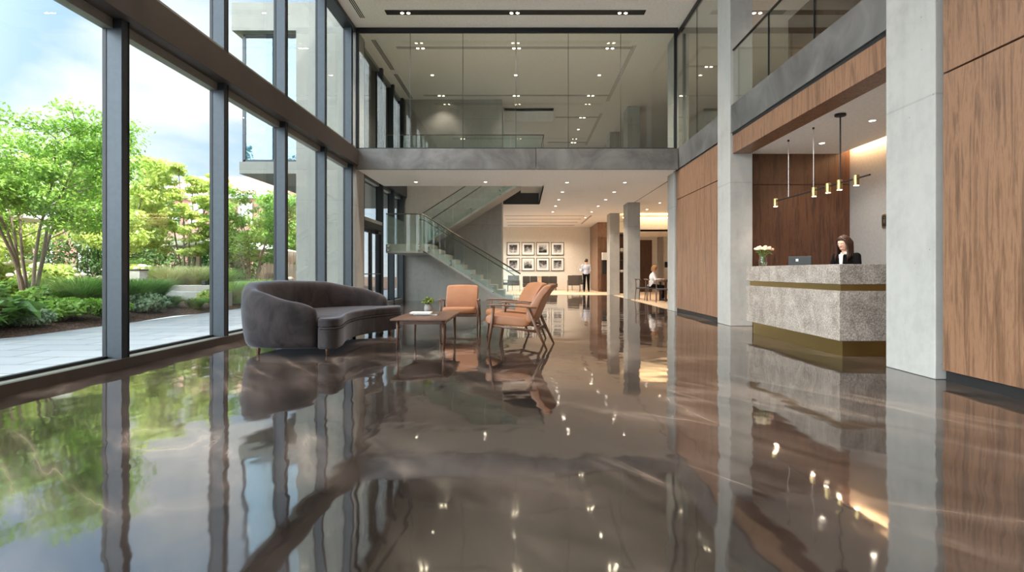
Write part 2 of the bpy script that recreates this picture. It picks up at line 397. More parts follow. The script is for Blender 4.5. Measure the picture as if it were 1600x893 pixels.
# ================================================================== STRUCTURE
struct(box('floor', MAT['floor'], -4.6, 12, -8, 36, -.12, 0))
struct(box('floor_upper_front', MAT['greypaint'], -4.3, 4.0, YM+.06, 17.7, Z1+.08, Z2), 'upper floor strip behind the glass screen', 'floor')
struct(box('floor_upper_right', MAT['greypaint'], .6, 4.0, 17.7, YB, Z1+.08, Z2))
struct(box('floor_upper_east', MAT['greypaint'], 4.12, 12, -8, YB, Z1+.08, Z2))
struct(box('floor_upper_back', MAT['greypaint'], -4.4, .6, 22.5, YB, Z1+.08, Z2))
struct(box('ceiling_lower_front', MAT['plaster'], -4.35, 4.0, YM+.06, 17.7, Z1-.0, Z1+.08))
struct(box('ceiling_lower_right', MAT['plaster'], .6, 12, 17.7, YB, Z1, Z1+.08))
struct(box('ceiling_lower_east', MAT['plaster'], 4.0, 12, 15.25, 17.7, Z1, Z1+.08))
struct(box('ceiling_lower_back', MAT['plaster'], -4.4, .6, 22.5, YB, Z1, Z1+.08))
struct(box('ceiling', MAT['plaster'], -4.6, 12, -8, YB, ZC, ZC+.5))
struct(box('roof', MAT['conc'], -4.75, 12.3, -8.3, YB+.3, ZC+.5, ZC+.75))
# back and side walls
struct(box('wall_back', MAT['cream'], -4.6, 4.6, YB, YB+.2, 0, Z1+.3))
struct(box('wall_back_upper', MAT['greypaint'], -4.6, 12, YB+.0, YB+.2, Z1+.3, ZC))
struct(box('wall_east', MAT['greypaint'], 12, 12.2, -8, YB, 0, ZC))
struct(box('wall_stair', MAT['conc_s'], -4.4, -.8, 21.0, 22.4, 0, ZC))
struct(box('wall_east_lounge', MAT['cream'], 8.6, 8.8, 15.3, YB, 0, Z1))
# right side: near walnut wall (two boards high with a seam), plinth
def wood_wall(name, y0, y1, ztop, x=XR, seam=2.97):
    b = MB().box(x, x+.12, y0, y1, .1, seam-.008).box(x, x+.12, y0, y1, seam+.008, ztop)
    o = struct(b.build(name, MAT['walnut'], bevel=.004, seg=1))
    k = struct(box(name.replace('wall', 'baseboard'), MAT['black'], x+.03, x+.12, y0, y1, 0, .1))
    return o
wood_wall('wall_right_near', -1.0, 5.52, ZC)
wood_wall('wall_right_rear', -8, -1.012, ZC)
wood_wall('wall_right_far', 11.85, 15.18, Z1)
struct(box('wall_core_near', MAT['greypaint'], 4.3, 7.0, 5.65, 6.2, 0, Z1))
struct(box('wall_core_far', MAT['greypaint'], 4.3, 8.6, 15.0, 15.25, 0, Z1))
# concrete columns
def column(name, x0, x1, y0, y1, label, z1=ZC, mat='conc_s'):
    return tag(box(name, MAT[mat], x0, x1, y0, y1, 0, z1, bevel=.012, seg=2), label, 'column')
column('concrete_column', 4.03, 4.5, 5.57, 6.33, 'massive pale concrete column between the near walnut wall and the reception opening')
column('concrete_column', 4.03, 4.47, 11.1, 11.82, 'tall concrete column at the far side of the reception opening, left of the flower vase')
column('concrete_column', 4.03, 4.42, 15.2, 15.92, 'slim light concrete column at the far end of the walnut wall')
column('concrete_column', 4.0, 4.48, 21.85, 22.8, 'square concrete column right of the passage, nearer the seated woman')
column('concrete_column', 3.92, 4.37, 25.85, 26.75, 'square concrete column further back, beside the walnut block')
column('concrete_column', -4.6, -4.37, 14.85, 15.6, 'narrow concrete column on the window wall left of the glass screen')
# slab edges
o = struct(MB().box(-4.37, .32, YM-.02, YM+.06, Z1, Z2).box(.33, 4.03, YM-.02, YM+.06, Z1, Z2).build('trim_1', MAT['steel'], bevel=.004, seg=1))
struct(box('trim_2', MAT['steel'], XR-.02, XR+.05, 6.33, 11.1, Z1+.03, Z2+.03))
struct(box('trim_3', MAT['steel'], XR-.02, XR+.05, 11.82, 15.2, Z1+.03, Z2+.03))
struct(box('trim_4', MAT['black'], XR+.01, XR+.1, 6.33, 11.1, Z1-.02, Z1+.03))
struct(box('trim_5', MAT['black'], XR+.01, XR+.1, 11.82, 15.2, Z1-.0, Z1+.03))
struct(MB().box(-4.37, 4.03, YM-.03, YM+.06, 7.30, ZC).build('trim_6', MAT['frame_d']))
struct(box('trim_7', MAT['frame_d'], XR, XR+.06, 11.82, 15.2, 7.30, ZC))
struct(box('trim_8', MAT['black'], .6, .64, 17.7, 22.5, Z1, Z2), 'edge of stair opening', 'trim')
struct(box('trim_9', MAT['black'], -.8, .6, 22.46, 22.5, Z1, Z2))
# reception alcove
struct(MB().box(XR+.01, 4.42, 6.34, 11.09, 3.36, 3.71).build('trim_10', MAT['walnut'], bevel=.004, seg=1))
struct(box('ceiling_reception', MAT['plaster'], 4.42, 6.33, 6.2, 11.4, 3.42, 3.5))
struct(box('ceiling_reception_top', MAT['plaster'], 4.42, 7.0, 6.2, 11.6, 3.66, 3.73))
b = MB().box(4.47, 6.55, 11.4, 11.5, 0, 2.8).box(4.47, 6.55, 11.4, 11.5, 2.81, 3.5)
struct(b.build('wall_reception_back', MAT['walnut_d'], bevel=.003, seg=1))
b = MB()
for y0 in np.arange(6.2, 11.39, 1.3): b.box(6.53, 6.63, y0, min(y0+1.292, 11.4), 0, 3.66)
struct(b.build('wall_reception_right', MAT['greypanel'], bevel=.004, seg=1))
tag(MB().box(6.36, 6.40, 6.3, 11.38, 3.53, 3.545).build('cove_light', MAT['cove']), 'warm cove light strip along the ceiling edge over the grey reception wall', 'light')
d = bpy.data.lights.new('cove_glow', 'AREA'); d.shape = 'RECTANGLE'; d.size = .06; d.size_y = 5; d.energy = 42*LAMP; d.color = (1, .62, .32)
o = bpy.data.objects.new('cove_glow', d); COL.objects.link(o); o.location = (6.38, 8.8, 3.60); o.rotation_euler = (0, R(-75+90-50), 0)
# carpet areas
struct(box('floor_carpet_back', MAT['carpet'], -.9, 4.1, 26.2, YB, 0, .012))
struct(box('floor_carpet_right', MAT['carpet'], 4.1, 8.6, 16.3, YB, 0, .012))
# right lounge bulkhead and rear wall
struct(MB().box(5.0, 8.6, 26.0, 31.8, 2.92, 3.0).box(5.0, 8.6, 26.0, 26.1, 2.92, 3.55).build('ceiling_bulkhead', MAT['cream']))
struct(box('wall_lounge_back', MAT['cream'], 4.6, 8.6, 30.2, 30.4, 0, Z1))
tag(MB().box(4.6, 8.5, 26.2, 26.35, 3.56, 3.58).build('cove_light', MAT['cove']), 'warm cove light above the bulkhead behind the seated woman', 'light')
d = bpy.data.lights.new('cove_glow', 'AREA'); d.shape = 'RECTANGLE'; d.size = 3.6; d.size_y = .1; d.energy = 7*LAMP; d.color = (1, .68, .38)
o = bpy.data.objects.new('cove_glow', d); COL.objects.link(o); o.location = (6.8, 25.75, 3.68); o.rotation_euler = (R(40), 0, 0)
struct(MB().box(6.1, 6.8, 30.1, 30.2, 0, 2.75).build('door_1', MAT['walnut_d'], bevel=.01))
struct(MB().box(7.1, 7.35, 29.9, 30.2, 0, 2.9).build('trim_11', MAT['greypaint']))
tag(MB().box(7.5, 7.65, 30.08, 30.2, 1.3, 1.6).build('wall_speaker', MAT['black'], bevel=.01), 'small black wall box on the lit wall behind the seated woman', 'wall box')
# walnut block at rear
b = MB().box(3.98, 5.2, 30.5, 33.98, .1, 2.9).box(3.98, 5.2, 30.5, 33.98, 2.91, 3.72).box(4.02, 5.2, 30.54, 33.98, 0, .1)
struct(b.build('wall_walnut_block', MAT['walnut'], bevel=.005, seg=1))
# upper level: walnut wall on the right, rear partition, drop ceiling
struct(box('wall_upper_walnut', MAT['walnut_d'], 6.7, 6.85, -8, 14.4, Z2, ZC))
struct(box('wall_upper_far', MAT['greypaint'], 6.85, 12, 14.3, 14.4, Z2, ZC))
struct(MB().box(-.75, 1.17, 22.1, 22.2, 6.9, ZC-.01).box(-.75, 1.17, 22.1, 29.6, 7.30, ZC-.01).build('ceiling_upper_drop', MAT['plaster'], bevel=.004, seg=1))
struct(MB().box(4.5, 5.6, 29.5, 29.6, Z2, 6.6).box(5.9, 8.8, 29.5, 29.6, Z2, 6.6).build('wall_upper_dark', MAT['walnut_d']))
# ------------------------------------------------------------------ facade
XG = -4.59
MY = [-5.97,-3.87,-1.77, .15, 2.08, 4.13, 6.23, 8.36, 10.5, 12.6, 14.55]
MY2 = [15.62, 17.75, 19.3, 20.8]
wcount = [0]
def window_bay(y0, y1, z0, z1, glass='glass', mull=True, sill=True, w=.1):
    wcount[0] += 1
    r = thing('window_%d' % wcount[0], None, None, (XG, (y0+y1)/2, z0), kind='structure')
    if mull:
        MB().box(XG-.02, XL, y0, y0+w, z0, z1).build('mullion', MAT['frame'], r, bevel=.004, seg=1)
        MB().box(XG-.035, XL+.004, y0+w, y0+w+.018, z0, z1).build('gasket', MAT['frame_d'], r)
        MB().box(XG-.02, XG+.022, y0-.006, y0, z0+.1, z1).build('gasket', MAT['frame_d'], r)
    MB().box(XG-.012, XG+.012, y0+w+.018, y1, z0+.12, z1-.1).build('glass_pane', MAT[glass], r)
    if sill:
        MB().box(XG-.03, XL-.005, y0+w+.018, y1, z0, z0+.1).build('sill', MAT['sillm'], r)
        MB().box(XG-.03, XG+.03, y0+w+.018, y1, z0+.1, z0+.13).build('glazing_bead', MAT['frame_d'], r)
    MB().box(XG-.03, XG+.09, y0+w+.018, y1, z1-.11, z1).build('head_frame', MAT['sillm'], r)
    return r
ys = MY
for a, b_ in zip(ys[:-1], ys[1:]):
    window_bay(a, b_, 0, 3.83); window_bay(a, b_, 4.24, ZC)
window_bay(14.55, 14.86, 4.24, ZC); window_bay(14.55, 14.86, 0, 3.83)
for a, b_ in zip(MY2[:-1], MY2[1:]):
    window_bay(a, b_, 4.24, ZC)
    if a > 16: window_bay(a, b_, 0, 3.83)
window_bay(20.8, 21.0, 4.24, ZC); window_bay(20.8, 21.0, 0, 3.83)
window_bay(15.62, 17.75, 2.5, 3.83)
for a in np.arange(22.5, 33.5, 2.3): window_bay(a, min(a+2.3, YB), 0, 3.72); window_bay(a, min(a+2.3, YB), 4.24, ZC)  # unseen bays behind the stair wall, added to light the rear lounge
struct(box('trim_12', MAT['bronze'], XG-.1, -4.30, -8, 14.83, 3.83, 4.24, bevel=.006, seg=1))
struct(box('trim_13', MAT['frame'], XG-.1, -4.30, 15.61, 21.0, 3.80, 4.24))
struct(box('trim_14', MAT['frame'], XG-.1, -4.42, 21.0, YB, 3.73, 4.24))
struct(box('baseboard_left', MAT['bronze'], -4.43, -4.37, -8, 14.84, 0, .105))
struct(box('trim_15', MAT['frame'], XG-.05, -4.36, -8, 14.84, ZC-.12, ZC))
struct(box('wall_left_pier', MAT['conc'], XG-.1, -4.38, 21.0, 22.5, 0, ZC))
# unseen rear wall, made solid walnut to cut light from behind, one glazed entrance
struct(MB().box(-4.6, -1.6, -8.15, -8, 0, ZC).box(1.6, 4.1, -8.15, -8, 0, ZC).box(-1.6, 1.6, -8.15, -8, 2.9, ZC).build('wall_rear', MAT['walnut']))
r = thing('door_3', None, None, (0, -8.05, 0), kind='structure')
for x in (-1.6, -.03, 1.54): MB().box(x, x+.06, -8.1, -8.02, 0, 2.9).build('door_frame', MAT['frame_d'], r)
for x in (-1.54, .03): MB().box(x, x+1.51, -8.07, -8.05, .02, 2.88).build('door_glass', MAT['glass'], r)
struct(box('trim_16', MAT['bronze'], -4.6, 4.1, -8.1, -7.8, 3.83, 4.24))
struct(box('wall_rear_east', MAT['greypaint'], 4.07, 12, -8.2, -8, 0, ZC))
# double door in the facade
r = thing('door_2', None, None, (XL-.05, 16.6, 0), kind='structure')
MB().box(XG, -4.40, 15.62, 15.72, 0, 2.5).box(XG, -4.40, 17.6, 17.75, 0, 2.5).box(XG, -4.40, 15.72, 17.6, 2.32, 2.5).build('door_frame', MAT['frame_d'], r)
for y0, y1 in ((15.74, 16.64), (16.68, 17.58)):
    f = MB().box(-4.52,-4.46,y0,y0+.09,.02,2.3).box(-4.52,-4.46,y1-.09,y1,.02,2.3).box(-4.52,-4.46,y0+.09,y1-.09,.02,.14).box(-4.52,-4.46,y0+.09,y1-.09,2.2,2.3).build('door_leaf', MAT['frame_d'], r)
    MB().box(-4.495,-4.485,y0+.09,y1-.09,.14,2.2).build('door_glass', MAT['glass'], r)
    MB().tube([(-4.40,y0+.06,1.0),(-4.40,y1-.06,1.0)], .014).tube([(-4.46,y0+.08,1.0),(-4.40,y0+.08,1.0)], .01).tube([(-4.46,y1-.08,1.0),(-4.40,y1-.08,1.0)], .01).build('push_bar', MAT['chrome'], r)
MB().box(-4.46,-4.36,17.1,17.45,2.2,2.28).build('door_closer', MAT['black'], r)
# mezzanine glass screen: six panes
r = thing('window_screen', None, None, (0, YM, Z2), kind='structure')
xs = [-4.3, -2.96, -1.585, -.2, 1.17, 2.54, 3.93]
for a, b_ in zip(xs[:-1], xs[1:]):
    MB().box(a+.006, b_-.006, YM+.01, YM+.025, Z2+.02, 7.30).build('glass_pane', MAT['glass_g'], r)
    if a > -4: MB().box(a-.006, a+.006, YM+.01, YM+.025, Z2+.02, 7.30).build('joint', MAT['frame'], r)
MB().box(-4.36, -4.30, YM-.02, YM+.05, Z2, 7.3).box(3.93, 4.0, YM-.02, YM+.05, Z2, 7.3).box(-4.3, 3.93, YM-.01, YM+.04, Z2, Z2+.025).build('frame', MAT['frame_d'], r)
r = thing('window_side_screen', None, None, (XR, 13.5, Z2+.03), kind='structure')
for a, b_ in ((11.83, 13.4), (13.41, 15.19)):
    MB().box(XR+.01, XR+.025, a, b_, Z2+.03, 7.30).build('glass_pane', MAT['glass_g'], r)
MB().box(XR+.008, XR+.027, 13.4, 13.41, Z2+.03, 7.30).build('joint', MAT['frame'], r)
# glass balustrades
r = thing('glass_balustrade', 'clear glass balustrade on the upper floor edge above the reception', 'balustrade', (XR, 8.7, Z2+.03))
yy = [6.35, 7.99, 9.48, 11.08]
for a, b_ in zip(yy[:-1], yy[1:]):
    MB().box(XR+.01, XR+.025, a+.01, b_-.01, Z2+.03, 5.36).build('glass_pane', MAT['glass_g'], r)
MB().box(XR, XR+.035, 6.35, 11.08, 5.36, 5.385).build('top_rail', MAT['frame_d'], r)
for y in (7.99, 9.48): MB().box(XR+.005, XR+.03, y-.01, y+.01, Z2+.03, 5.36).build('joint_post', MAT['frame_d'], r)
r = thing('glass_balustrade', 'glass balustrade around the stairwell seen through the upper glass screen', 'balustrade', (-1.9, 17.6, Z2))
for a, b_ in zip(np.linspace(-4.3, .58, 6)[:-1], np.linspace(-4.3, .58, 6)[1:]):
    MB().box(a+.01, b_-.01, 17.6, 17.615, Z2, 5.28).build('glass_pane', MAT['glass_b'], r)
for a, b_ in ((17.62, 19.3), (19.3, 21.0), (21.0, 22.5)):
    MB().box(.61, .625, a+.01, b_-.01, Z2, 5.28).build('glass_pane', MAT['glass_b'], r)
MB().box(-4.3, .64, 17.59, 17.625, 5.28, 5.31).box(.60, .64, 17.625, 22.5, 5.28, 5.31).build('top_rail', MAT['handrail'], r)
#@@LAMPS
# ------------------------------------------------------------------ ceiling lamps
def spot(loc, e, ang=110, col=(1,.84,.68), parent=None, r=.04):
    d = bpy.data.lights.new('lamp_light', 'SPOT'); d.energy = e*LAMP; d.spot_size = R(ang); d.spot_blend = .7; d.color = col; d.shadow_soft_size = r
    o = bpy.data.objects.new('lamp_light', d); COL.objects.link(o)
    if parent: o.parent = parent; o.location = (loc[0]-parent.location.x, loc[1]-parent.location.y, loc[2]-parent.location.z)
    else: o.location = loc
    return o
ORD = ['first','second','third','fourth','fifth','sixth','seventh','eighth']
def downlight(x, y, z, label, group, e=60, r=.047):
    t = thing('downlight', label, 'downlight', (x, y, z), group=group)
    MB().lathe([(r+.012, 0), (r+.014, -.006), (r, -.008), (r-.004, 0)], (x,y,z), 20).build('trim_ring', MAT['plaster'], t)
    MB().lathe([(r-.002, -.001), (r-.002, -.004)], (x,y,z), 20).build('lens', MAT['lamp_on'], t)
    spot((x, y, z-.03), e, 120, parent=t)
    return t
rows = [17.0, 19.0, 21.0, 23.05, 25.3, 27.9]
for i, y in enumerate(rows):
    for x, side in ((1.3, 'left'), (3.03, 'right')):
        if i == 5 and side == 'left': continue
        downlight(x, y, Z1, '%s from the front in the %s row of downlights of the lower white ceiling' % (ORD[i], side), 'lower ceiling downlights', 60)
downlight(-3.2, 16.9, Z1, 'downlight at the far left of the lower ceiling above the stair landing', 'lower ceiling downlights', 45)
downlight(-1.13, 16.9, Z1, 'downlight in the lower ceiling above the lower stair flight', 'lower ceiling downlights', 45)
downlight(5.27, 22.0, Z1, 'downlight right of the ceiling slot, nearer one over the seated woman', 'side lounge downlights', 45)
downlight(5.27, 24.3, Z1, 'downlight right of the ceiling slot, further one before the glowing cove', 'side lounge downlights', 45)
downlight(5.48, 10.45, 3.42, 'downlight in the reception ceiling between the pendant cables', 'reception downlights', 26)
downlight(5.45, 8.89, 3.42, 'downlight in the reception ceiling beside the concrete column', 'reception downlights', 26)
for i, (x, s) in enumerate(((-2.95,'left'), (-.25,'middle'), (2.45,'right'))):
    downlight(x, 18.4, ZC, 'single downlight in the upper ceiling behind the glass screen, %s one of the row' % s, 'upper ceiling downlights', 60)
    if i: downlight(x, 25.4, ZC, 'single small downlight deep in the upper ceiling, %s one' % s, 'upper ceiling downlights', 60)
def track(x0, x1, y, w, pairs, label, z=ZC, dark='black', e=80):
    t = thing('recessed_light_track', label, 'ceiling light', ((x0+x1)/2, y, z), group='black ceiling light tracks')
    MB().box(x0, x1, y-w/2, y+w/2, z-.012, z+.0).build('channel', MAT[dark], t)
    for x in pairs:
        for s in (-.075, .075):
            h = MB().lathe([(.05, -.012), (.052, -.02), (.044, -.022)], (x+s, y, z), 16).build('lamp_head', MAT['black'], t)
            q = MB().lathe([(.04, -.0225), (.04, -.025)], (x+s, y, z), 16).build('lens', MAT['lamp_on2'], t)
        spot((x, y, z-.05), e, 110, parent=t)
    return t
track(-3.38, 2.98, 13.95, .24, (-2.9, -.22, 2.43), 'long black recessed light track in the front ceiling before the glass screen', e=170)
track(-3.38, 2.98, 8.2, .24, (-2.9, -.22, 2.43), 'black recessed light track in the ceiling nearest the camera', e=120)
track(-3.38, 2.98, 2.6, .24, (-2.9, -.22, 2.43), 'black recessed light track in the ceiling overhead', e=80)
track(-3.6, 3.1, 16.15, .14, (-2.93, -.2, 2.45), 'light track in the upper ceiling just behind the glass screen', dark='track_grey', e=50)
track(-3.6, 3.1, 20.5, .14, (-2.96, -.26, 2.42), 'second light track in the upper ceiling before the concrete wall', dark='track_grey', e=16)
track(1.3, 3.1, 23.4, .14, (2.42,), 'short light track in the upper ceiling beyond the stair wall', dark='track_grey', e=70)
track(-.6, 3.1, 27.9, .14, (.2, 2.45,), 'deepest light track in the upper ceiling', dark='track_grey', e=70)
track(4.6, 6.4, 13.95, .2, (5.73,), 'light track in the upper ceiling over the right gallery, far one', dark='track_grey', e=80)
track(4.6, 6.4, 10.2, .2, (5.9,), 'light track in the upper ceiling over the right gallery, near one', dark='track_grey', e=80)
track(4.6, 6.6, 17.6, .14, (5.73,), 'light track in the upper ceiling beyond the right gallery', dark='track_grey', e=70)
# slot diffusers
def diffuser(x, y0, y1, z, label, n=3, pitch=.045, mt='black'):
    t = thing('air_diffuser', label, 'air diffuser', (x, (y0+y1)/2, z), group='ceiling slot diffusers')
    b = MB()
    for i in range(n): b.box(x+(i-(n-1)/2)*pitch-.013, x+(i-(n-1)/2)*pitch+.013, y0, y1, z-.008, z)
    b.build('slot', MAT[mt], t)
    MB().box(x-n*pitch/2-.01, x+n*pitch/2+.01, y0-.02, y1+.02, z-.004, z).build('diffuser_frame', MAT['plaster'], t)
    return t
diffuser(-4.03, 11.4, 14.25, ZC, 'triple black slot diffuser in the front ceiling by the window wall')
diffuser(-4.12, 15.6, 17.9, ZC, 'triple slot diffuser in the upper ceiling just behind the glass screen, left')
diffuser(-4.12, 18.3, 20.9, ZC, 'triple slot diffuser in the upper ceiling next to the concrete wall, left')
diffuser(3.12, 16.0, 21.2, ZC, 'long slot diffuser in the upper ceiling on the right, nearer one', 3, mt='track_grey')
diffuser(3.12, 22.8, 28.5, ZC, 'long slot diffuser in the upper ceiling on the right, deeper one', 3, mt='track_grey')
diffuser(4.25, 16.2, 21.8, Z1, 'thin dark slot in the lower ceiling running to the right column', 1, .06)
diffuser(3.2, 26.8, 31.5, Z1, 'thin dark slot in the lower ceiling before the walnut block', 2, .05)
for i, y in enumerate((27.0, 28.7, 30.5, 32.4)):
    t = tag(MB().box(-.9, 2.9, y-.04, y+.04, Z1-.01, Z1).build('ceiling_slot', MAT['black']), 'dark ceiling slot across the rear lounge, %s from the front' % ORD[i], 'ceiling slot', 'rear lounge ceiling slots')
    for x in (-.1, 2.0): o = spot((x, y, Z1-.03), 62, 140); o.parent = t; o.location = (x-t.location.x, 0, -.03)
#@@STAIR
# ================================================================== STAIRCASE
Ys = 18.0; P1 = 18.0; P1b = 19.35; P2 = 19.5; P2b = 20.98
st = thing('staircase', 'concrete switchback staircase with glass balustrade and bronze handrail before the concrete wall', 'staircase', (-2, 19.5, 0))
LZ = 1.94
MB().box(-4.36, -3.18, P1, P2b, LZ-.28, LZ).build('landing', MAT['conc_d'], st, bevel=.006, seg=1)
def flight(x0, z0, x1, z1, n, y0, y1, name, th=.24):
    # steps from (x0,z0) up to (x1,z1); n risers
    dx = (x1-x0)/n; dz = (z1-z0)/n; poly = [(x0, z0)]
    for i in range(n):
        poly.append((x0+dx*i, z0+dz*(i+1))); poly.append((x0+dx*(i+1), z0+dz*(i+1)))
    s = dz/abs(dx); t = th*math.sqrt(1+s*s)
    poly.append((x1, z1-t-dz*0))
    poly.append((x0+dx*min(1, 1)*0, z0-t+dz)) if z0 > .5 else poly.append((x0+dx*(t-dz)/abs(dz)*1.0, 0))
    if z0 > .5: pass
    b = MB()
    # build as separate convex columns for clean faces
    m = (z1-t-(z0-t+dz if z0 > .5 else 0))
    for i in range(n):
        xa, xb = x0+dx*i, x0+dx*(i+1); zt = z0+dz*(i+1)
        za = max(0, z0+dz*i-t+dz*.5); zb = max(0, z0+dz*(i+1)-t+dz*.5)
        q = [(xa, za), (xb, zb), (xb, zt), (xa, zt)]
        if dx < 0: q = q[::-1]
        b.prism_y(q, y0, y1)
    return b.build(name, MAT['conc_d'], st, fixn=True)
flight(-.08, 0, -3.18, LZ, 12, P1, P1b, 'lower_flight')
flight(-3.81, LZ, -.10, Z2, 14, P2, P2b, 'upper_flight')
MB().box(-.10, .6, P2, P2b, Z2-.3, Z2).build('bridge_landing', MAT['conc_d'], st)
# glass: front of lower flight
def pane_xz(pts, y, th=.015):
    return MB().prism_y(pts, y, y+th)
def lerp(a, b, t): return a+(b-a)*t
def glass_run(xa, za, xb, zb, y, low, high, n, name='glass_panel'):
    for i in range(n):
        t0, t1 = i/n+.004, (i+1)/n-.004
        x0, x1 = lerp(xa, xb, t0), lerp(xa, xb, t1); z0, z1 = lerp(za, zb, t0), lerp(za, zb, t1)
        pane_xz([(x0, max(z0-low, .01)), (x1, max(z1-low, .01)), (x1, z1+high), (x0, z0+high)], y).build(name, MAT['glass_b'], st)
glass_run(-4.34, LZ, -3.18, LZ, P1-.05, .22, .93, 2)
glass_run(-3.17, LZ, -.12, .10, P1-.05, .16, .93, 3)
glass_run(-3.5, LZ+.14, -.25, Z2-.1, P2-.03, .1, .93, 3)
MB().box(-4.345, -4.33, P1, P2b, LZ-.1, LZ+.93).build('glass_panel', MAT['glass_b'], st)
MB().tube([(-4.34,P1-.04,LZ+.95),(-3.2,P1-.04,LZ+.95),(-.1,P1-.04,1.0)], .022, 8).build('handrail', MAT['handrail'], st, smooth=True)
MB().tube([(-3.3,P1+.03,LZ+.78),(-3.15,P1+.03,LZ+.76),(-.25,P1+.03,.93)], .016, 8).build('handrail', MAT['handrail'], st, smooth=True)
MB().tube([(-3.5,P2-.02,LZ+.14+.95),(-.25,P2-.02,Z2+.85)], .018, 8).build('handrail', MAT['handrail'], st, smooth=True)
MB().tube([(-3.4,P2b-.1,LZ+.14+.9),(-.25,P2b-.1,Z2+.8)], .018, 8).build('handrail', MAT['handrail'], st, smooth=True)
for i in range(5):
    x = -3.0+i*.68; z = lerp(LZ, 0, (x+3.18)/3.1)
    for dz in (.02, -.12):
        if z+dz < .05: continue
        MB().tube([(x,P1-.075,z+dz),(x,P1+.005,z+dz)], .022, 12).build('standoff_bolt', MAT['chrome'], st, smooth=True)
for x in (-4.25, -3.3):
    for dz in (-.07, -.2): MB().tube([(x,P1-.075,LZ+dz),(x,P1+.005,LZ+dz)], .03, 12).build('standoff_bolt', MAT['chrome'], st, smooth=True)
for x in (-2.95, -1.8, -.8):
    z = lerp(LZ, Z2, (x+3.81)/3.71)
    for dz in (.02, -.12): MB().tube([(x,P2-.05,z+dz),(x,P2+.005,z+dz)], .022, 12).build('standoff_bolt', MAT['chrome'], st, smooth=True)
#@@DESK
# ================================================================== RECEPTION DESK
dk = thing('reception_desk', 'long stone reception desk with brass band and brass plinth', 'reception desk', (4.4, 8.5, 0))
MB().box(3.9, 4.34, 7.02, 9.96, .90, 1.15).box(4.34, 5.4, 7.02, 7.42, .90, 1.15).build('counter_top', MAT['stone'], dk, bevel=.006, seg=1)
MB().box(3.9, 4.34, 7.02, 9.96, .20, .82).box(4.34, 5.4, 7.02, 7.42, .20, .82).build('front_panel', MAT['stone'], dk, bevel=.006, seg=1)
MB().box(3.94, 4.3, 7.06, 9.9, .815, .905).box(4.3, 5.4, 7.06, 7.38, .815, .905).build('brass_band', MAT['brass'], dk)
MB().box(3.98, 4.3, 7.1, 9.86, 0, .205).box(4.3, 5.4, 7.1, 7.38, 0, .205).build('plinth', MAT['brass'], dk)
MB().box(4.34, 4.85, 7.42, 9.9, .72, .75).box(4.36, 4.8, 9.84, 9.9, 0, .72).build('work_surface', MAT['walnut_d'], dk)
# computer monitor
mon = thing('computer_monitor', 'black computer monitor showing its back above the reception counter', 'monitor', (4.57, 9.40, .75), R(-50))
MB().box(-.19,.19,-.02,.012,.26,.565).build('screen_housing', MAT['black'], mon, world=False, bevel=.01)
MB().box(-.175,.175,.0125,.014,.275,.55).build('screen', M_plain('dark_screen', (.02,.025,.03), .2), mon, world=False)
b = MB()
for sx in (-1, 1):
    for sz in (-1, 1): b.box(-.04+sx*.011-.009, -.04+sx*.011+.009, -.0225, -.0205, .50+sz*.011-.009, .50+sz*.011+.009)
b.build('emblem', MAT['paper'], mon, world=False)
MB().box(-.03,.03,-.05,-.02,.02,.3).box(-.12,.12,-.1,.08,0,.015).build('stand', MAT['black'], mon, world=False)
# flower vase
fv = thing('flower_vase', 'clear glass vase of cream roses at the far end of the reception counter', 'flower vase', (4.09, 9.72, 1.15))
MB().lathe([(.045,.0),(.062,.01),(.068,.06),(.062,.12),(.05,.15),(.056,.175)], (4.09,9.72,1.152), 20).build('vase', MAT['water'], fv, smooth=True)
b = MB(); c1 = MB(); c2 = MB(); lf = MB()
random.seed(3)
for i in range(16):
    a = i*2.4; rr = .028+.105*math.sqrt(i/16); zz = .28+.05*(1-(rr/.14)**2)+random.uniform(-.012,.012)
    hx, hy = 4.10+rr*math.cos(a)*1.15, 9.72+rr*math.sin(a)
    b.tube([(4.09+.02*math.cos(a+2),9.72+.02*math.sin(a+2),1.165),(4.09+.2*rr*math.cos(a),9.72+.2*rr*math.sin(a),1.31),(hx,hy,1.15+zz)], .0035, 5)
    tgt = c2 if i % 4 == 1 else c1
    for k in range(9):
        q = k*2.2; tgt.ell((hx+.016*math.cos(q)*(k>0), hy+.016*math.sin(q)*(k>0), 1.15+zz+.006*(k==0)+.004*random.random()), (.018,.018,.022), Euler((random.random(),random.random(),q)).to_matrix(), 8, 5)
for i in range(26):
    a = random.uniform(0, 6.3); rr = random.uniform(.05,.15); p = Vector((4.09+rr*math.cos(a), 9.72+rr*math.sin(a), 1.15+random.uniform(.2,.29)))
    lf.ell(p, (.022,.010,.003), Euler((random.uniform(-1,1),random.uniform(-1,1),a)).to_matrix(), 6, 4)
b.build('stems', MAT['leaf_d'], fv); c1.build('rose_heads', MAT['petal'], fv, smooth=True); c2.build('blush_rose_heads', MAT['petal_p'], fv, smooth=True); lf.build('leaves', MAT['leaf_d'], fv)
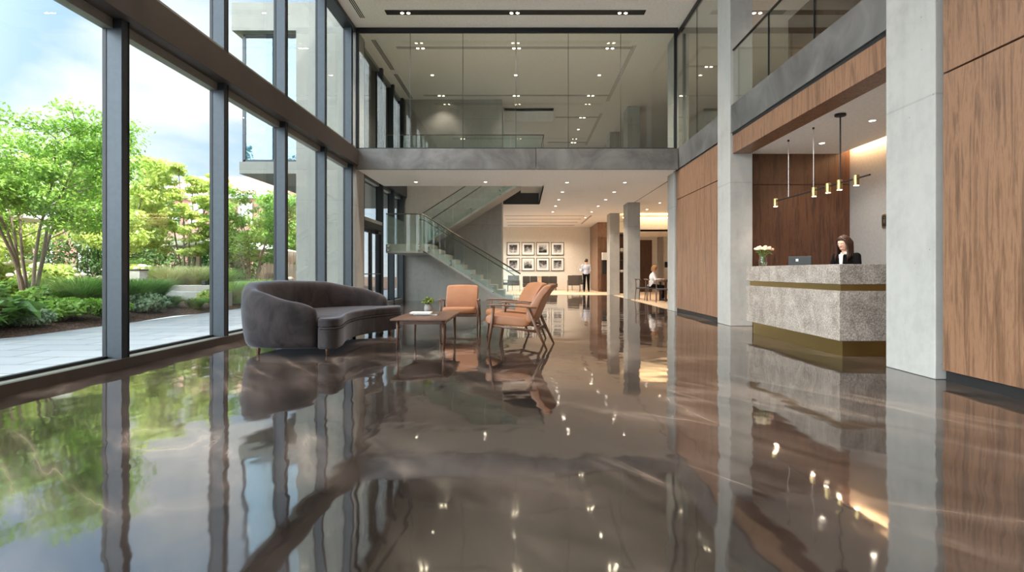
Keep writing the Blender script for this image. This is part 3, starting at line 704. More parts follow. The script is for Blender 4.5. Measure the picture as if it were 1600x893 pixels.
# linear pendant
PX, PZ = 4.75, 2.387
pd = thing('linear_pendant', 'linear pendant light with five brass cylinder lamps over the reception desk', 'pendant light', (PX, 8.53, 3.42))
MB().tube([(PX,10.8,PZ),(PX,7.8,PZ)], .012, 8).build('bar', MAT['black'], pd)
MB().lathe([(.075,-.035),(.08,-.03),(.08,0),(.0,0)], (PX,8.53,3.42), 20).build('canopy', MAT['black'], pd)
MB().tube([(PX,8.53,PZ),(PX,8.53,3.39)], .011, 8).build('stem', MAT['black'], pd)
for y in (10.2, 9.32):
    MB().tube([(PX,y,PZ),(PX,y,3.41)], .004, 6).build('cable', MAT['chrome'], pd)
    MB().cyl(PX, y, 3.39, 3.42, .018, n=10).build('ceiling_cup', MAT['black'], pd)
for y in (10.72, 9.3, 8.87, 8.55, 8.12):
    c = MB().lathe([(.034,-.10),(.04,-.10),(.04,.045),(.036,.05),(.0,.05)], (PX,y,PZ), 20).build('brass_shade', MAT['brass'], pd, smooth=False)
    MB().lathe([(.033,-.085),(.033,-.088)], (PX,y,PZ), 16).build('bulb', MAT['lamp_on2'], c, world=False) if False else None
    q = MB().lathe([(.0335,-.099),(.0335,-.102)], (PX,y,PZ), 16).build('lens', MAT['lamp_on2'], pd)
    spot((PX, y, PZ-.12), 7, 120, parent=pd, r=.03)
# sign on the grey wall
sg = thing('wall_sign', 'small rounded brass sign plate on the grey reception wall beside the column', 'sign', (6.52, 10.25, 1.97))
poly = []
for cy_, cz_, a0 in ((.05,.09,0),(-.05,.09,90),(-.05,-.09,180),(.05,-.09,270)):
    for k in range(6):
        a = R(a0+18*k); poly.append((10.25+cy_+.035*math.cos(a), 1.97+cz_+.035*math.sin(a)))
def prism_x(poly, x0, x1, s=1.0, c=(10.25,1.97)):
    k = len(poly); pp = [(c[0]+(a-c[0])*s, c[1]+(b-c[1])*s) for a, b in poly]
    return MB().add([(x0,a,b) for a,b in pp]+[(x1,a,b) for a,b in pp], [tuple(range(k)), tuple(reversed(range(k,2*k)))]+[(i,(i+1)%k,k+(i+1)%k,k+i) for i in range(k)])
prism_x(poly, 6.505, 6.53).build('plate', MAT['brass'], sg)
prism_x(poly, 6.50, 6.506, .78).build('dark_face', MAT['black'], sg)
b = MB().ell((6.498,10.25,2.035), (.004,.016,.016), n=10, m=6).box(6.495,6.50,10.235,10.265,1.93,2.01).box(6.495,6.50,10.225,10.233,1.95,2.01).box(6.495,6.50,10.267,10.275,1.95,2.01)
b.build('symbol', MAT['brass'], sg)
#@@FURN
# ================================================================== SOFA
def catmull(P, n):
    P = [Vector((*p, 0)[:4]) if len(p) == 3 else Vector((p[0], p[1], 0)) for p in P]
    out = []
    Q = [P[0]*2-P[1]] + P + [P[-1]*2-P[-2]]
    for i in range(1, len(Q)-2):
        for k in range(n):
            t = k/n; a, b, c, d = Q[i-1], Q[i], Q[i+1], Q[i+2]
            out.append(.5*((2*b)+(c-a)*t+(2*a-5*b+4*c-d)*t*t+(3*b-a-3*c+d)*t**3))
    out.append(P[-1]); return out
sf = thing('curved_sofa', 'curved grey velvet sofa with wraparound back beside the window wall', 'sofa', (-3.1, 8.5, 0))
path = catmull([(-2.60,7.20),(-3.05,7.13),(-3.42,7.25),(-3.62,7.62),(-3.66,8.2),(-3.58,8.85),(-3.33,9.42),(-2.95,9.75),(-2.60,9.86),(-2.36,9.88)], 8)
L = len(path)
def hprof(t):
    pts = [(0,.60),(.06,.68),(.2,.82),(.34,.92),(.5,.935),(.66,.91),(.8,.80),(.93,.69),(1,.60)]
    for (a, ha), (b2, hb) in zip(pts[:-1], pts[1:]):
        if a <= t <= b2:
            u = (t-a)/(b2-a); u = u*u*(3-2*u)*.5+u*.5; return ha+(hb-ha)*u
    return .66
vs = []; NS = 0
ring = [(.02,.14),(.065,.16),(.105,.32),(.125,.6),(.125,.82),(.11,.93),(.07,.985),(.02,1.0),(-.04,.985),(-.085,.93),(-.105,.84),(-.11,.62),(-.11,.14)]
ends = []
for i, p in enumerate(path):
    t = i/(L-1); tg = (path[min(i+1,L-1)]-path[max(i-1,0)]).normalized(); nrm = Vector((tg.y*-1, tg.x, 0)); 
    outw = -nrm if nrm.dot(Vector((1,0,0)) if False else (Vector((-2.6,8.5,0))-p)) > 0 else nrm
    h = hprof(t); e = min(i, L-1-i); s = 1 - (.45 if e == 0 else .12 if e == 1 else .02 if e == 2 else 0)
    for (a, z) in ring:
        zz = z*h if z > .5 else .09+(z-.14)*1.08*h
        if z > .5 and e < 2: zz = zz - (.035 if e == 0 else .008)*(z-.5)*2
        vs.append((p.x+outw.x*a*s, p.y+outw.y*a*s, max(.09, zz)))
n = len(ring)
fs = [(i*n+j, i*n+(j+1)%n, (i+1)*n+(j+1)%n, (i+1)*n+j) for i in range(L-1) for j in range(n)] + [tuple(range(n)), tuple(range((L-1)*n, L*n))]
MB().add(vs, fs).build('backrest', MAT['velvet'], sf, smooth=True, subsurf=1)
front = [(-2.56,7.08),(-2.42,7.06),(-2.34,7.16),(-2.36,7.45),(-2.46,7.9),(-2.50,8.3),(-2.46,8.7),(-2.34,9.1),(-2.18,9.45),(-2.10,9.72),(-2.15,9.9),(-2.30,9.95)]
fr = [(p.x, p.y) for p in catmull(front, 4)]
bk = [(p.x, p.y) for p in path[::-2]]
seatpoly = fr+[q for q in bk if q[0] < -2.42]
MB().prism(seatpoly, .09, .345).build('base', MAT['velvet'], sf, bevel=.03, seg=4)
cush = [((x+3.0)*1.0-3.0, y) for x, y in seatpoly]
cu = MB().prism(cush, .35, .475).build('seat_cushion', MAT['velvet'], sf, bevel=.045, seg=5)
pts = [(x, y, .468) for x, y in fr]
MB().tube([(x+.0, y, .352) for x, y in fr], .007, 6).build('piping', MAT['velvet'], cu, world=False).location = (-sf.location.x, -sf.location.y, 0)
for (x, y) in ((-3.40,7.30),(-2.50,7.25),(-2.22,9.45),(-3.40,9.35),(-2.9,9.75)):
    MB().tube([(x,y,.12),(x,y,0.0)], [.03,.018], 12).build('leg', MAT['chairwood'], sf, smooth=True)
# ================================================================== COFFEE TABLE
ct = thing('coffee_table', 'low walnut coffee table with tapered legs in front of the sofa', 'coffee table', (-1.41, 8.42, 0))
MB().box(-1.80,-1.02,7.65,9.2,.393,.42).build('table_top', MAT['walnut_l'], ct, bevel=.008, seg=2)
MB().box(-1.71,-1.11,7.78,7.80,.335,.393).box(-1.71,-1.11,9.05,9.07,.335,.393).box(-1.73,-1.71,7.78,9.07,.335,.393).box(-1.11,-1.09,7.78,9.07,.335,.393).build('apron', MAT['walnut_l'], ct)
for x in (-1.72,-1.10):
    for y in (7.79, 9.06):
        MB().tube([(x,y,.393),(x+(.01 if x>-1.4 else -.01),y,0)], [.024,.013], 12).build('leg', MAT['chairwood'], ct, smooth=True)
def book(name, x, y, z, w_, d_, h_, rot, mat, label):
    t = thing(name, label, 'book', (x,y,z), rot)
    MB().box(-w_/2,w_/2,-d_/2,d_/2,0,.004).box(-w_/2,w_/2,-d_/2,d_/2,h_-.004,h_).box(-w_/2,-w_/2+.004,-d_/2,d_/2,.004,h_-.004).build('cover', mat, t, world=False)
    MB().box(-w_/2+.004,w_/2-.006,-d_/2+.006,d_/2-.006,.004,h_-.004).build('pages', MAT['paper'], t, world=False)
book('book', -1.44, 8.42, .42, .36, .30, .025, R(4), MAT['fab_grey'], 'large dark-covered book lying on the coffee table under the white one')
book('book', -1.50, 8.35, .445, .30, .24, .02, R(2), MAT['paper'], 'white book on top of the dark book on the coffee table')
pv = thing('potted_plant', 'small leafy plant in a speckled grey pot on the coffee table', 'potted plant', (-1.46, 8.72, .42))
MB().lathe([(.03,0),(.055,.01),(.066,.06),(.06,.10),(.05,.125),(.054,.14),(.046,.14),(.042,.12)], (-1.46,8.72,.42), 24).build('pot', MAT['ceram'], pv, smooth=True)
random.seed(5); b = MB(); s_ = MB()
for i in range(120):
    a = random.uniform(0, 6.28); ph = random.uniform(.05, 1.2); rr = random.uniform(.05,.12)
    p = Vector((-1.46+rr*math.sin(ph)*math.cos(a), 8.72+rr*math.sin(ph)*math.sin(a), .55+rr*math.cos(ph)*1.0))
    b.ell(p, (.022,.014,.004), Euler((random.uniform(-1,1), random.uniform(-1,1), a)).to_matrix(), 6, 4)
    if i % 5 == 0: s_.tube([(-1.46,8.72,.53), p], .002, 4)
b.build('leaves', M_leaf('succulent_leaf', srgb(96,120,44), srgb(150,164,70), .2), pv, smooth=True); s_.build('stems', MAT['leaf_d'], pv)
# ================================================================== ARMCHAIRS
ac = thing('armchair', 'tan leather armchair with walnut frame facing the camera behind the coffee table', 'armchair', (0,0,0), 0, 'tan leather armchairs')
def cushion(name, prof, hw, par, mat, bev=.03):
    # prof: list of (y,z) polygon, extruded along x with bulging ends
    k = len(prof); xs_ = [-hw, -hw*.94, -hw*.5, 0, hw*.5, hw*.94, hw]; cy_ = sum(p[0] for p in prof)/k; cz_ = sum(p[1] for p in prof)/k
    sc2 = [.82, .97, 1.0, 1.02, 1.0, .97, .82]; v = []
    for x, s2 in zip(xs_, sc2):
        for (y, z) in prof: v.append((x, cy_+(y-cy_)*s2, cz_+(z-cz_)*s2))
    f = [(i*k+j, i*k+(j+1)%k, (i+1)*k+(j+1)%k, (i+1)*k+j) for i in range(len(xs_)-1) for j in range(k)]+[tuple(range(k)), tuple(range((len(xs_)-1)*k, len(xs_)*k))]
    return MB().add(v, f).build(name, mat, par, smooth=True, subsurf=2, world=False)
cushion('seat', [(-.40,.33),(-.41,.38),(-.40,.43),(-.34,.455),(-.1,.435),(.12,.41),(.17,.38),(.17,.31),(.12,.275),(-.1,.30),(-.34,.315)], .30, ac, MAT['leather'])
cushion('backrest', [(.10,.33),(.07,.40),(.13,.55),(.22,.72),(.30,.83),(.345,.862),(.40,.86),(.425,.84),(.38,.80),(.32,.70),(.26,.55),(.20,.38),(.16,.31)], .305, ac, MAT['leather'])
for sx in (-1, 1):
    x = sx*.335
    MB().tube([(x*1.0,-.345,0),(x,-.30,.33),(x,-.275,.565)], [.012,.020,.016], 10).build('leg', MAT['chairwood'], ac, world=False, smooth=True)
    MB().tube([(x,.36,0),(x,.24,.28),(x,.13,.56)], [.012,.021,.016], 10).build('leg', MAT['chairwood'], ac, world=False, smooth=True)
    MB().tube([(x*1.03,-.36,.572),(x*1.04,-.28,.585),(x*1.03,-.05,.575),(x,.17,.555),(x*.99,.24,.55)], [.020,.028,.026,.022,.015], 10, flat=.45).build('armrest', MAT['chairwood'], ac, world=False, smooth=True)
    MB().tube([(x*.97,-.31,.31),(x*.97,.25,.235)], .017, 8).build('side_rail', MAT['chairwood'], ac, world=False, smooth=True)
MB().box(-.33,.33,-.33,-.30,.27,.32).build('cross_rail', MAT['chairwood'], ac, world=False, bevel=.008)
MB().box(-.33,.33,.2,.23,.22,.265).build('cross_rail', MAT['chairwood'], ac, world=False, bevel=.008)
ac.location = (-1.17, 10.62, 0); ac.scale = (1, 1, .94)
dup(ac, (-.03, 8.12, 0), R(-101), 'tan leather armchair nearest the camera, right of the coffee table, seen from its side', (1.04,1.16,1.03))
dup(ac, (-.13, 9.22, 0), R(-68), 'tan leather armchair right of the coffee table, partly hidden behind the nearest armchair', (1.04,1.06,1.03))
# ================================================================== REAR LOUNGE
k = 0
for row, z in enumerate((2.45, 1.52)):
    for c_, x in enumerate((-.61, .27, 1.15, 2.03)):
        k += 1
        t = thing('framed_photograph', 'framed black-and-white photograph on the cream wall, %s row, %s from the left' % (('upper','lower')[row], ORD[c_]), 'picture', (x, YB-.03, z), 0, 'framed photographs on the cream wall')
        h = .385; b = MB().box(-h,h,-.02,.02,-h,-h+.03).box(-h,h,-.02,.02,h-.03,h).box(-h,-h+.03,-.02,.02,-h+.03,h-.03).box(h-.03,h,-.02,.02,-h+.03,h-.03)
        b.build('frame', MAT['black'], t, world=False)
        MB().box(-h+.03,h-.03,0,.015,-h+.03,h-.03).build('mount', MAT['paper'], t, world=False)
        MB().box(-.235,.235,-.006,0,-.235,.235).build('print', M_picture('photo_print', k, k in (3,6)), t, world=False)
def lounge_sofa(x0, x1, y, label):
    t = thing('lounge_sofa', label, 'sofa', ((x0+x1)/2, y, 0), group='dark rear lounge sofas')
    w2 = (x1-x0)/2
    MB().box(-w2,w2,-.35,.3,.2,.42).build('seat', MAT['fab_grey'], t, world=False, bevel=.03)
    MB().box(-w2,-.005,.14,.36,.42,.82).build('back_cushion', MAT['fab_grey'], t, world=False, bevel=.03)
    MB().box(.005,w2,.14,.36,.42,.82).build('back_cushion', MAT['fab_grey'], t, world=False, bevel=.03)
    for sx in (-1,1):
        for sy in (-.28,.28): MB().tube([(sx*(w2-.08),sy,.2),(sx*(w2-.08),sy,0.012)], .015, 8).build('leg', MAT['black'], t, world=False)
lounge_sofa(-.05, .80, 32.9, 'dark grey lounge sofa against the cream wall, left of the small tan table')
lounge_sofa(1.05, 1.95, 32.9, 'dark grey lounge sofa against the cream wall, right of the small tan table')
t = thing('side_table', 'small tan block table between the two dark lounge sofas', 'side table', (.925, 32.9, .012))
MB().box(-.1,.1,-.3,.34,.0,.76).build('body', MAT['carpet'], t, world=False, bevel=.01); MB().box(-.11,.11,-.31,.35,.76,.79).build('top', MAT['walnut'], t, world=False)
lc = thing('lounge_chair', 'low dark chair in the rear lounge seen from behind, left of the lounge sofas', 'lounge chair', (0,0,0), 0, 'dark rear lounge chairs')
MB().box(-.3,.3,-.3,.28,.34,.46).build('seat', MAT['fab_grey'], lc, world=False, bevel=.02)
MB().obox((0,.29,.62), .6, .09, .5, (R(-8),0,0)).build('backrest', MAT['fab_grey'], lc, world=False, bevel=.02)
for sx in (-1,1):
    MB().tube([(sx*.32,-.28,.6),(sx*.32,.28,.6)], .014, 6).build('armrest', MAT['handrail'], lc, world=False)
    for sy in (-.28,.28): MB().tube([(sx*.32,sy,.6),(sx*.32,sy,0)], .013, 6).build('leg', MAT['handrail'], lc, world=False)
lc.location = (-.52, 30.2, .012); lc.rotation_euler = (0,0,R(180))
dup(lc, (-1.0, 31.6, .012), R(70), 'dark chair at the far left of the rear lounge, side on beside the stair wall')
dup(lc, (2.68, 30.3, .012), R(172), 'dark chair in the rear lounge left of the standing man')
dup(lc, (3.1, 32.6, .012), R(0), 'dark chair behind the standing man, against the cream wall')
tag(MB().ell((2.62,30.35,.62), (.22,.1,.13), Euler((0,R(-25),0)).to_matrix()).build('cushion', MAT['black'], smooth=True), 'round black cushion leaning on the chair left of the standing man', 'cushion')
t = thing('lounge_table', 'small round lounge table before the dark sofas', 'table', (.6, 31.3, .012))
MB().cyl(.6,31.3,.42,.45,.35).build('top', MAT['walnut_d'], t); MB().cyl(.6,31.3,.012,.42,.03).cyl(.6,31.3,.012,.03,.2).build('base', MAT['black'], t)
# wall niche / dispenser on the walnut block
t = thing('wall_dispenser', 'white and black coffee dispenser on the dark face of the walnut block', 'dispenser', (4.33, 30.42, 0.012))
MB().box(4.15,4.5,30.2,30.49,0.012,.95).build('cabinet', MAT['walnut_d'], t); MB().box(4.2,4.42,30.22,30.45,.95,1.3).build('machine', MAT['black'], t, bevel=.01)
MB().box(4.18,4.44,30.2,30.46,1.7,2.1).build('water_tank', MAT['paper'], t, bevel=.02); MB().box(4.2,4.42,30.24,30.46,1.3,1.7).build('column_body', MAT['black'], t)
# bookshelf between the pillars
t = thing('bookshelf', 'dark shelving with white objects glimpsed between the two square columns', 'bookshelf', (5.0, 28, .012))
MB().box(4.55,4.58,27.7,28,.012,3.0).box(5.35,5.38,27.7,28,.012,3.0).box(4.58,5.35,27.97,28,.012,3.0).build('case', MAT['walnut_d'], t)
for z in (.1,.6,1.0,1.5,2.0,2.9): MB().box(4.58,5.35,27.7,27.97,z,z+.03).build('shelf', MAT['walnut_d'], t)
for z, m_, nm in ((1.03,'paper','white tray on the middle shelf between the two square columns'),(2.03,'paper','white vase on the upper shelf between the two square columns'),(1.53,'fab_grey','dark bowl on the shelf between the two square columns')):
    tag(MB().lathe([(.05,0),(.12,.06),(.10,.14 if m_=='paper' else .1),(.06,.2 if z>2 else .12)], (4.8,27.83,z), 16).build('vessel', MAT[m_], smooth=True), nm, 'vessel')
# reading table with chairs
t = thing('reading_table', 'dark wooden table where the blonde woman sits', 'table', (5.45, 20.6, .012))
MB().box(4.95,6.6,20.1,21.1,.70,.74).build('table_top', MAT['walnut_d'], t, bevel=.005)
for x in (5.05,6.5):
    for y in (20.2,21.0): MB().box(x-.035,x+.035,y-.035,y+.035,.012,.70).build('leg', MAT['walnut_d'], t)
wc = thing('dining_chair', 'wooden chair with curved back rail pushed up to the reading table, nearest the camera', 'chair', (0,0,0), 0, 'wooden chairs at the reading table')
MB().box(-.23,.23,-.22,.22,.43,.48).build('seat', MAT['fab_grey'], wc, world=False, bevel=.02)
MB().tube([(-.24,.18,.76),(-.12,.25,.78),(.12,.25,.78),(.24,.18,.76)], [.05]*4, 8, flat=.35).build('backrest', MAT['walnut_l'], wc, world=False, smooth=True)
for sx in (-1,1):
    MB().tube([(sx*.21,-.2,0),(sx*.21,-.2,.45)], [.013,.018], 8).build('leg', MAT['walnut_l'], wc, world=False)
    MB().tube([(sx*.23,.24,0),(sx*.21,.2,.45),(sx*.235,.2,.76)], [.013,.018,.015], 8).build('leg', MAT['walnut_l'], wc, world=False)
wc.location = (4.78, 19.55, .012); wc.rotation_euler = (0,0,R(170))
dup(wc, (4.42, 21.0, .012), R(60), 'wooden chair beside the square column at the reading table')
dup(wc, (4.70, 20.72, .012), R(90), 'wooden chair under the blonde woman at the reading table')
tag(MB().box(5.1,5.5,20.3,20.6,.742,.765).box(5.15,5.6,20.7,20.9,.742,.76).build('laptop', MAT['black']), 'dark flat laptop and folder lying on the reading table', 'laptop')
#@@PEOPLE
# ================================================================== PEOPLE
def remesh(o, vox=.007, sm=4):
    md = o.modifiers.new('remesh', 'REMESH'); md.mode = 'VOXEL'; md.voxel_size = vox; md.use_smooth_shade = True
    s2 = o.modifiers.new('smooth', 'SMOOTH'); s2.iterations = sm; s2.factor = .5
    return o
def cap(b, p, q, r0, r1, n=12):
    p, q = Vector(p), Vector(q)
    b.tube([p, q], [r0, r1], n); b.ell(p, r0*1.0, n=12, m=8); b.ell(q, r1*1.0, n=12, m=8)
def person(label, loc, rotz, J, outfit, hair, headpitch=0, headyaw=0, female=True):
    """local: facing -Y, feet at z 0. J joints dict."""
    t = thing('person', label, 'person', loc, rotz)
    b = MB()
    fw = .93 if female else 1.05
    hips, chest, neck = Vector(J['pelvis']), Vector(J['chest']), Vector(J['neck'])
    up = (chest-hips).normalized()
    rotm = Vector((0,0,1)).rotation_difference(up).to_matrix()
    b.ell(hips, (.155,.115,.12), rotm); b.ell(hips.lerp(chest,.45), (.125*fw,.09,.15), rotm); b.ell(chest, (.155*fw,.105,.16), rotm)
    nb = chest+up*.12
    head = Vector(J['head']); hr = Euler((R(headpitch),0,R(headyaw))).to_matrix()
    cap(b, nb, head+hr@Vector((0,.015,-.07)), .05, .048)
    b.ell(head, (.074,.092,.108), hr, 20, 14); b.ell(head+hr@Vector((0,-.028,-.062)), (.052,.056,.052), hr, 14, 9)
    b.ell(head+hr@Vector((0,-.098,-.012)), (.012,.018,.024), hr, 10, 7); b.ell(head+hr@Vector((0,-.088,-.06)), (.022,.012,.010), hr, 8, 6)
    for s in (-1,1): b.ell(head+hr@Vector((s*.076,.008,-.012)), (.010,.018,.030), hr, 8, 6)
    for s, k in ((-1,'R'),(1,'L')):
        sh, el, wr = Vector(J['sh'+k]), Vector(J['el'+k]), Vector(J['wr'+k])
        cap(b, nb+Vector((s*.04,0,-.02)), sh, .05, .052); cap(b, sh, el, .047, .038); cap(b, el, wr, .038, .025)
        d = (wr-el).normalized(); side = d.cross(Vector((0,0,1)))
        if side.length < .2: side = Vector((0,1,0))
        side.normalize(); dn = side.cross(d).normalized()
        pc = wr+d*.045
        mt = Matrix((side, d, dn)).transposed()
        b.ell(pc, (.040,.052,.016), mt, 12, 8)
        for fi, (o_, ln) in enumerate(((-.030,.066),(-.010,.076),(.010,.072),(.029,.056))):
            p0 = wr+d*.075+side*o_; p1 = p0+d*ln*.5+dn*-.012*(1 if dn.z > 0 else -1); p2 = p1+d*ln*.35+Vector((0,0,-.02))
            cap(b, p0, p1, .0095, .0088, 8); cap(b, p1, p2, .0088, .0078, 8)
        p0 = wr+d*.02+side*(-s*-.034); p1 = p0+side*(s*.03)+d*.03; p2 = p1+d*.03
        cap(b, p0, p1, .012, .010, 8); cap(b, p1, p2, .010, .009, 8)
        hp, kn, an = Vector(J['hp'+k]), Vector(J['kn'+k]), Vector(J['an'+k])
        cap(b, hips.lerp(hp,.6), hp, .09, .088); cap(b, hp, kn, .082, .055); cap(b, kn, an, .054, .034)
        f = Vector(J['toe'+k]); cap(b, an+Vector((0,0,-.03)), f, .036, .028)
    body = remesh(b.build('body', MAT['skin'], t, world=False, fixn=False), .0065, 3)
    # garments
    g = MB(); gm = outfit['top']
    g.ell(hips+up*.02, (.172,.132,.13), rotm); g.ell(hips.lerp(chest,.45), (.142*fw,.11,.17), rotm); g.ell(chest, (.172*fw,.125,.17), rotm)
    for s, k in ((-1,'R'),(1,'L')):
        sh, el, wr = Vector(J['sh'+k]), Vector(J['el'+k]), Vector(J['wr'+k])
        cap(g, nb+Vector((s*.05,0,-.03)), sh, .055, .064); cap(g, sh, el, .062, .052); cap(g, el, el.lerp(wr, outfit.get('sleeve', .95)), .051, .037)
    remesh(g.build('top', MAT[gm], t, world=False, fixn=False), .009, 3)
    if outfit.get('inner'):
        q = MB(); c0 = chest+rotm@Vector((0,-.118,.15)); c1 = hips.lerp(chest,.4)+rotm@Vector((0,-.125,0))
        q.tube([nb+Vector((0,-.045,.03)), c0, chest+rotm@Vector((0,-.137,.02)), c1], [.035,.036,.026,.010], 10, flat=.5)
        q.tube([nb+Vector((-.045,-.035,.045)), nb+Vector((0,-.075,.01)), nb+Vector((.045,-.035,.045))], [.02]*3, 8)
        q.build('blouse', MAT[outfit['inner']], t, world=False, smooth=True)
    g = MB()
    g.ell(hips-up*.01, (.168,.126,.115), rotm)
    for s, k in ((-1,'R'),(1,'L')):
        hp, kn, an = Vector(J['hp'+k]), Vector(J['kn'+k]), Vector(J['an'+k])
        cap(g, hips.lerp(hp,.6), hp, .10, .10); cap(g, hp, kn, .095, .070); cap(g, kn, an+(kn-an).normalized()*.03, .070, .055)
    remesh(g.build('trousers', MAT[outfit['legs']], t, world=False, fixn=False), .009, 3)
    for s, k in ((-1,'R'),(1,'L')):
        g = MB(); an, f = Vector(J['an'+k]), Vector(J['toe'+k]); cap(g, an+Vector((0,.03,-.045)), f, .040, .034); g.ell(an+Vector((0,.0,-.02)), (.045,.06,.045))
        for i, p in enumerate(g.v): g.v[i] = (p[0], p[1], max(p[2], .004))
        g.build('shoe', MAT['black'], t, world=False, smooth=True)
    # face
    if outfit.get('face', True):
        e = MB(); ir = MB(); br = MB()
        for s in (-1,1):
            e.ell(head+hr@Vector((s*.030,-.0815,.006)), (.0125,.008,.0065), hr, 10, 6); ir.ell(head+hr@Vector((s*.030,-.0885,.004)), (.0055,.003,.0055), hr, 8, 5)
            br.tube([head+hr@Vector((s*.014,-.093,.026)), head+hr@Vector((s*.032,-.090,.031)), head+hr@Vector((s*.050,-.078,.024))], [.003,.0035,.002], 6)
        e.build('eye_whites', MAT['paper'], t, world=False, smooth=True); ir.build('irises', MAT['hair_k'], t, world=False, smooth=True); br.build('eyebrows', MAT[hair[1]], t, world=False)
        MB().tube([head+hr@Vector((-.021,-.094,-.060)), head+hr@Vector((0,-.101,-.058)), head+hr@Vector((.021,-.094,-.060))], [.003,.0065,.003], 8).build('lips', MAT['lips'], t, world=False, smooth=True)
    h = MB(); style, hm = hair
    rnd = random.Random(11)
    h.ell(head+hr@Vector((0,.024,.024)), (.089,.096,.104), hr, 18, 12)
    h.ell(head+hr@Vector((0,-.006,.074)), (.072,.066,.048), hr, 16, 10)
    if style == 'long':
        for s in (-1,1):
            for i in range(3 if s < 0 else 2, 16):
                a = i/15; x0 = s*(.03+.055*math.sin(a*2.0+.3)); y0 = -.055+.125*a
                p = [head+hr@Vector((s*.012, -.055+.08*a, .115)), head+hr@Vector((s*.07, y0-.01, .06)), head+hr@Vector((s*.088, y0, -.03)),
                     head+Vector((s*(.092+.012*rnd.random()), y0*.8+.01, -.13)), head+Vector((s*(.10+.03*rnd.random()), y0*.8-.02+.03*rnd.random(), -.20)), head+Vector((s*(.085+.03*rnd.random()), y0*.8-.03, -.26-.03*rnd.random()))]
                h.tube(p, [.008,.016,.019,.020,.018,.006], 7)
        for i in range(9):
            x = -.07+.14*i/8; h.tube([head+hr@Vector((x*.8,.07,.07)), head+hr@Vector((x,.105,-.02)), head+Vector((x*1.1,.10,-.13)), head+Vector((x*1.2,.10+.02*rnd.random(),-.24))], [.018,.024,.024,.01], 8)
    elif style == 'bob':
        for i in range(70):
            a = rnd.uniform(-2.5, 2.5)+PI/2; z = rnd.uniform(-.09,.09); r2 = .085*math.sqrt(max(.1, 1-(z/.14)**2))
            h.ell(head+hr@Vector((r2*math.cos(a), r2*math.sin(a)+.015, z)), .026, None, 8, 6)
    else:
        for i in range(60):
            a = rnd.uniform(-2.2, 2.2)+PI/2; z = rnd.uniform(-.02,.11); r2 = .082*math.sqrt(max(.05, 1-(z/.125)**2))
            h.ell(head+hr@Vector((r2*math.cos(a), r2*math.sin(a)+.012, z)), (.017,.017,.020), None, 8, 6)
    h.build('hair', MAT[hm], t, world=False, smooth=True)
    return t
# receptionist: standing, looking down to her right hand side of the desk, facing -X
J = dict(pelvis=(0,.02,.90), chest=(0,-.02,1.19), neck=(0,-.04,1.36), head=(0,-.095,1.505),
    shR=(-.165,-.02,1.295), shL=(.165,-.02,1.295), elR=(-.225,-.07,1.04), elL=(.225,-.07,1.04), wrR=(-.15,-.28,.92), wrL=(.15,-.28,.92),
    hpR=(-.09,.02,.87), hpL=(.09,.02,.87), knR=(-.09,.0,.48), knL=(.09,.0,.48), anR=(-.09,.03,.09), anL=(.09,.03,.09), toeR=(-.10,-.12,.035), toeL=(.10,-.12,.035))
person('brown-haired woman in black blazer and white blouse standing behind the reception desk', (5.12, 9.0, 0), R(-62), J,
    dict(top='cloth_k', legs='cloth_k', inner='cloth_w'), ('long','hair_b'), 22, 0)
# standing man seen from behind
J = dict(pelvis=(0,.0,.95), chest=(0,.0,1.27), neck=(0,.0,1.46), head=(.0,-.02,1.625),
    shR=(-.185,0,1.40), shL=(.185,0,1.40), elR=(-.225,-.03,1.12), elL=(.235,-.05,1.12), wrR=(-.16,-.27,1.12), wrL=(.20,-.28,1.16),
    hpR=(-.095,0,.92), hpL=(.095,0,.92), knR=(-.11,-.01,.50), knL=(.10,-.01,.50), anR=(-.13,.02,.09), anL=(.11,.02,.09), toeR=(-.14,-.14,.035), toeL=(.12,-.14,.035))
mx, my = (916-818)*30.2/889, 30.2
person('man in pale blue shirt and dark trousers standing with his back turned', (mx, my, .012), R(170), J,
    dict(top='cloth_b', legs='cloth_k', face=True), ('short','hair_k'), 12, 0, False)
tag(MB().obox((mx-.15, my+.42, 1.17), .3, .22, .012, (R(20),0,R(8))).build('paper_sheet', MAT['paper']), 'white papers held by the standing man', 'paper')
# seated woman
J = dict(pelvis=(0,.06,.53), chest=(0,.0,.86), neck=(0,-.03,1.03), head=(0,-.07,1.165),
    shR=(-.16,-.02,.97), shL=(.16,-.02,.97), elR=(-.21,-.12,.76), elL=(.21,-.12,.76), wrR=(-.12,-.34,.775), wrL=(.12,-.34,.775),
    hpR=(-.09,.0,.52), hpL=(.09,.0,.52), knR=(-.10,-.40,.50), knL=(.10,-.40,.50), anR=(-.10,-.36,.10), anL=(.10,-.36,.10), toeR=(-.10,-.50,.035), toeL=(.10,-.50,.035))
person('blonde woman in a loose white top and black trousers sitting at the reading table', (4.70, 20.7, .012), R(75), J,
    dict(top='cloth_w', legs='cloth_k', sleeve=.7), ('bob','hair_l'), 18, 0)
#@@GARDEN
# ================================================================== OUTSIDE
struct(box('terrace', MAT['pavers'], -8.35, -4.6, -12, 30, -.14, -.02), 'pale stone paving outside the window wall', 'paving')
struct(box('plaza', MAT['pavers'], -25, 25, -40, -8.2, -.14, -.02))  # unseen pale paving behind the camera, added to bounce sunlight indoors
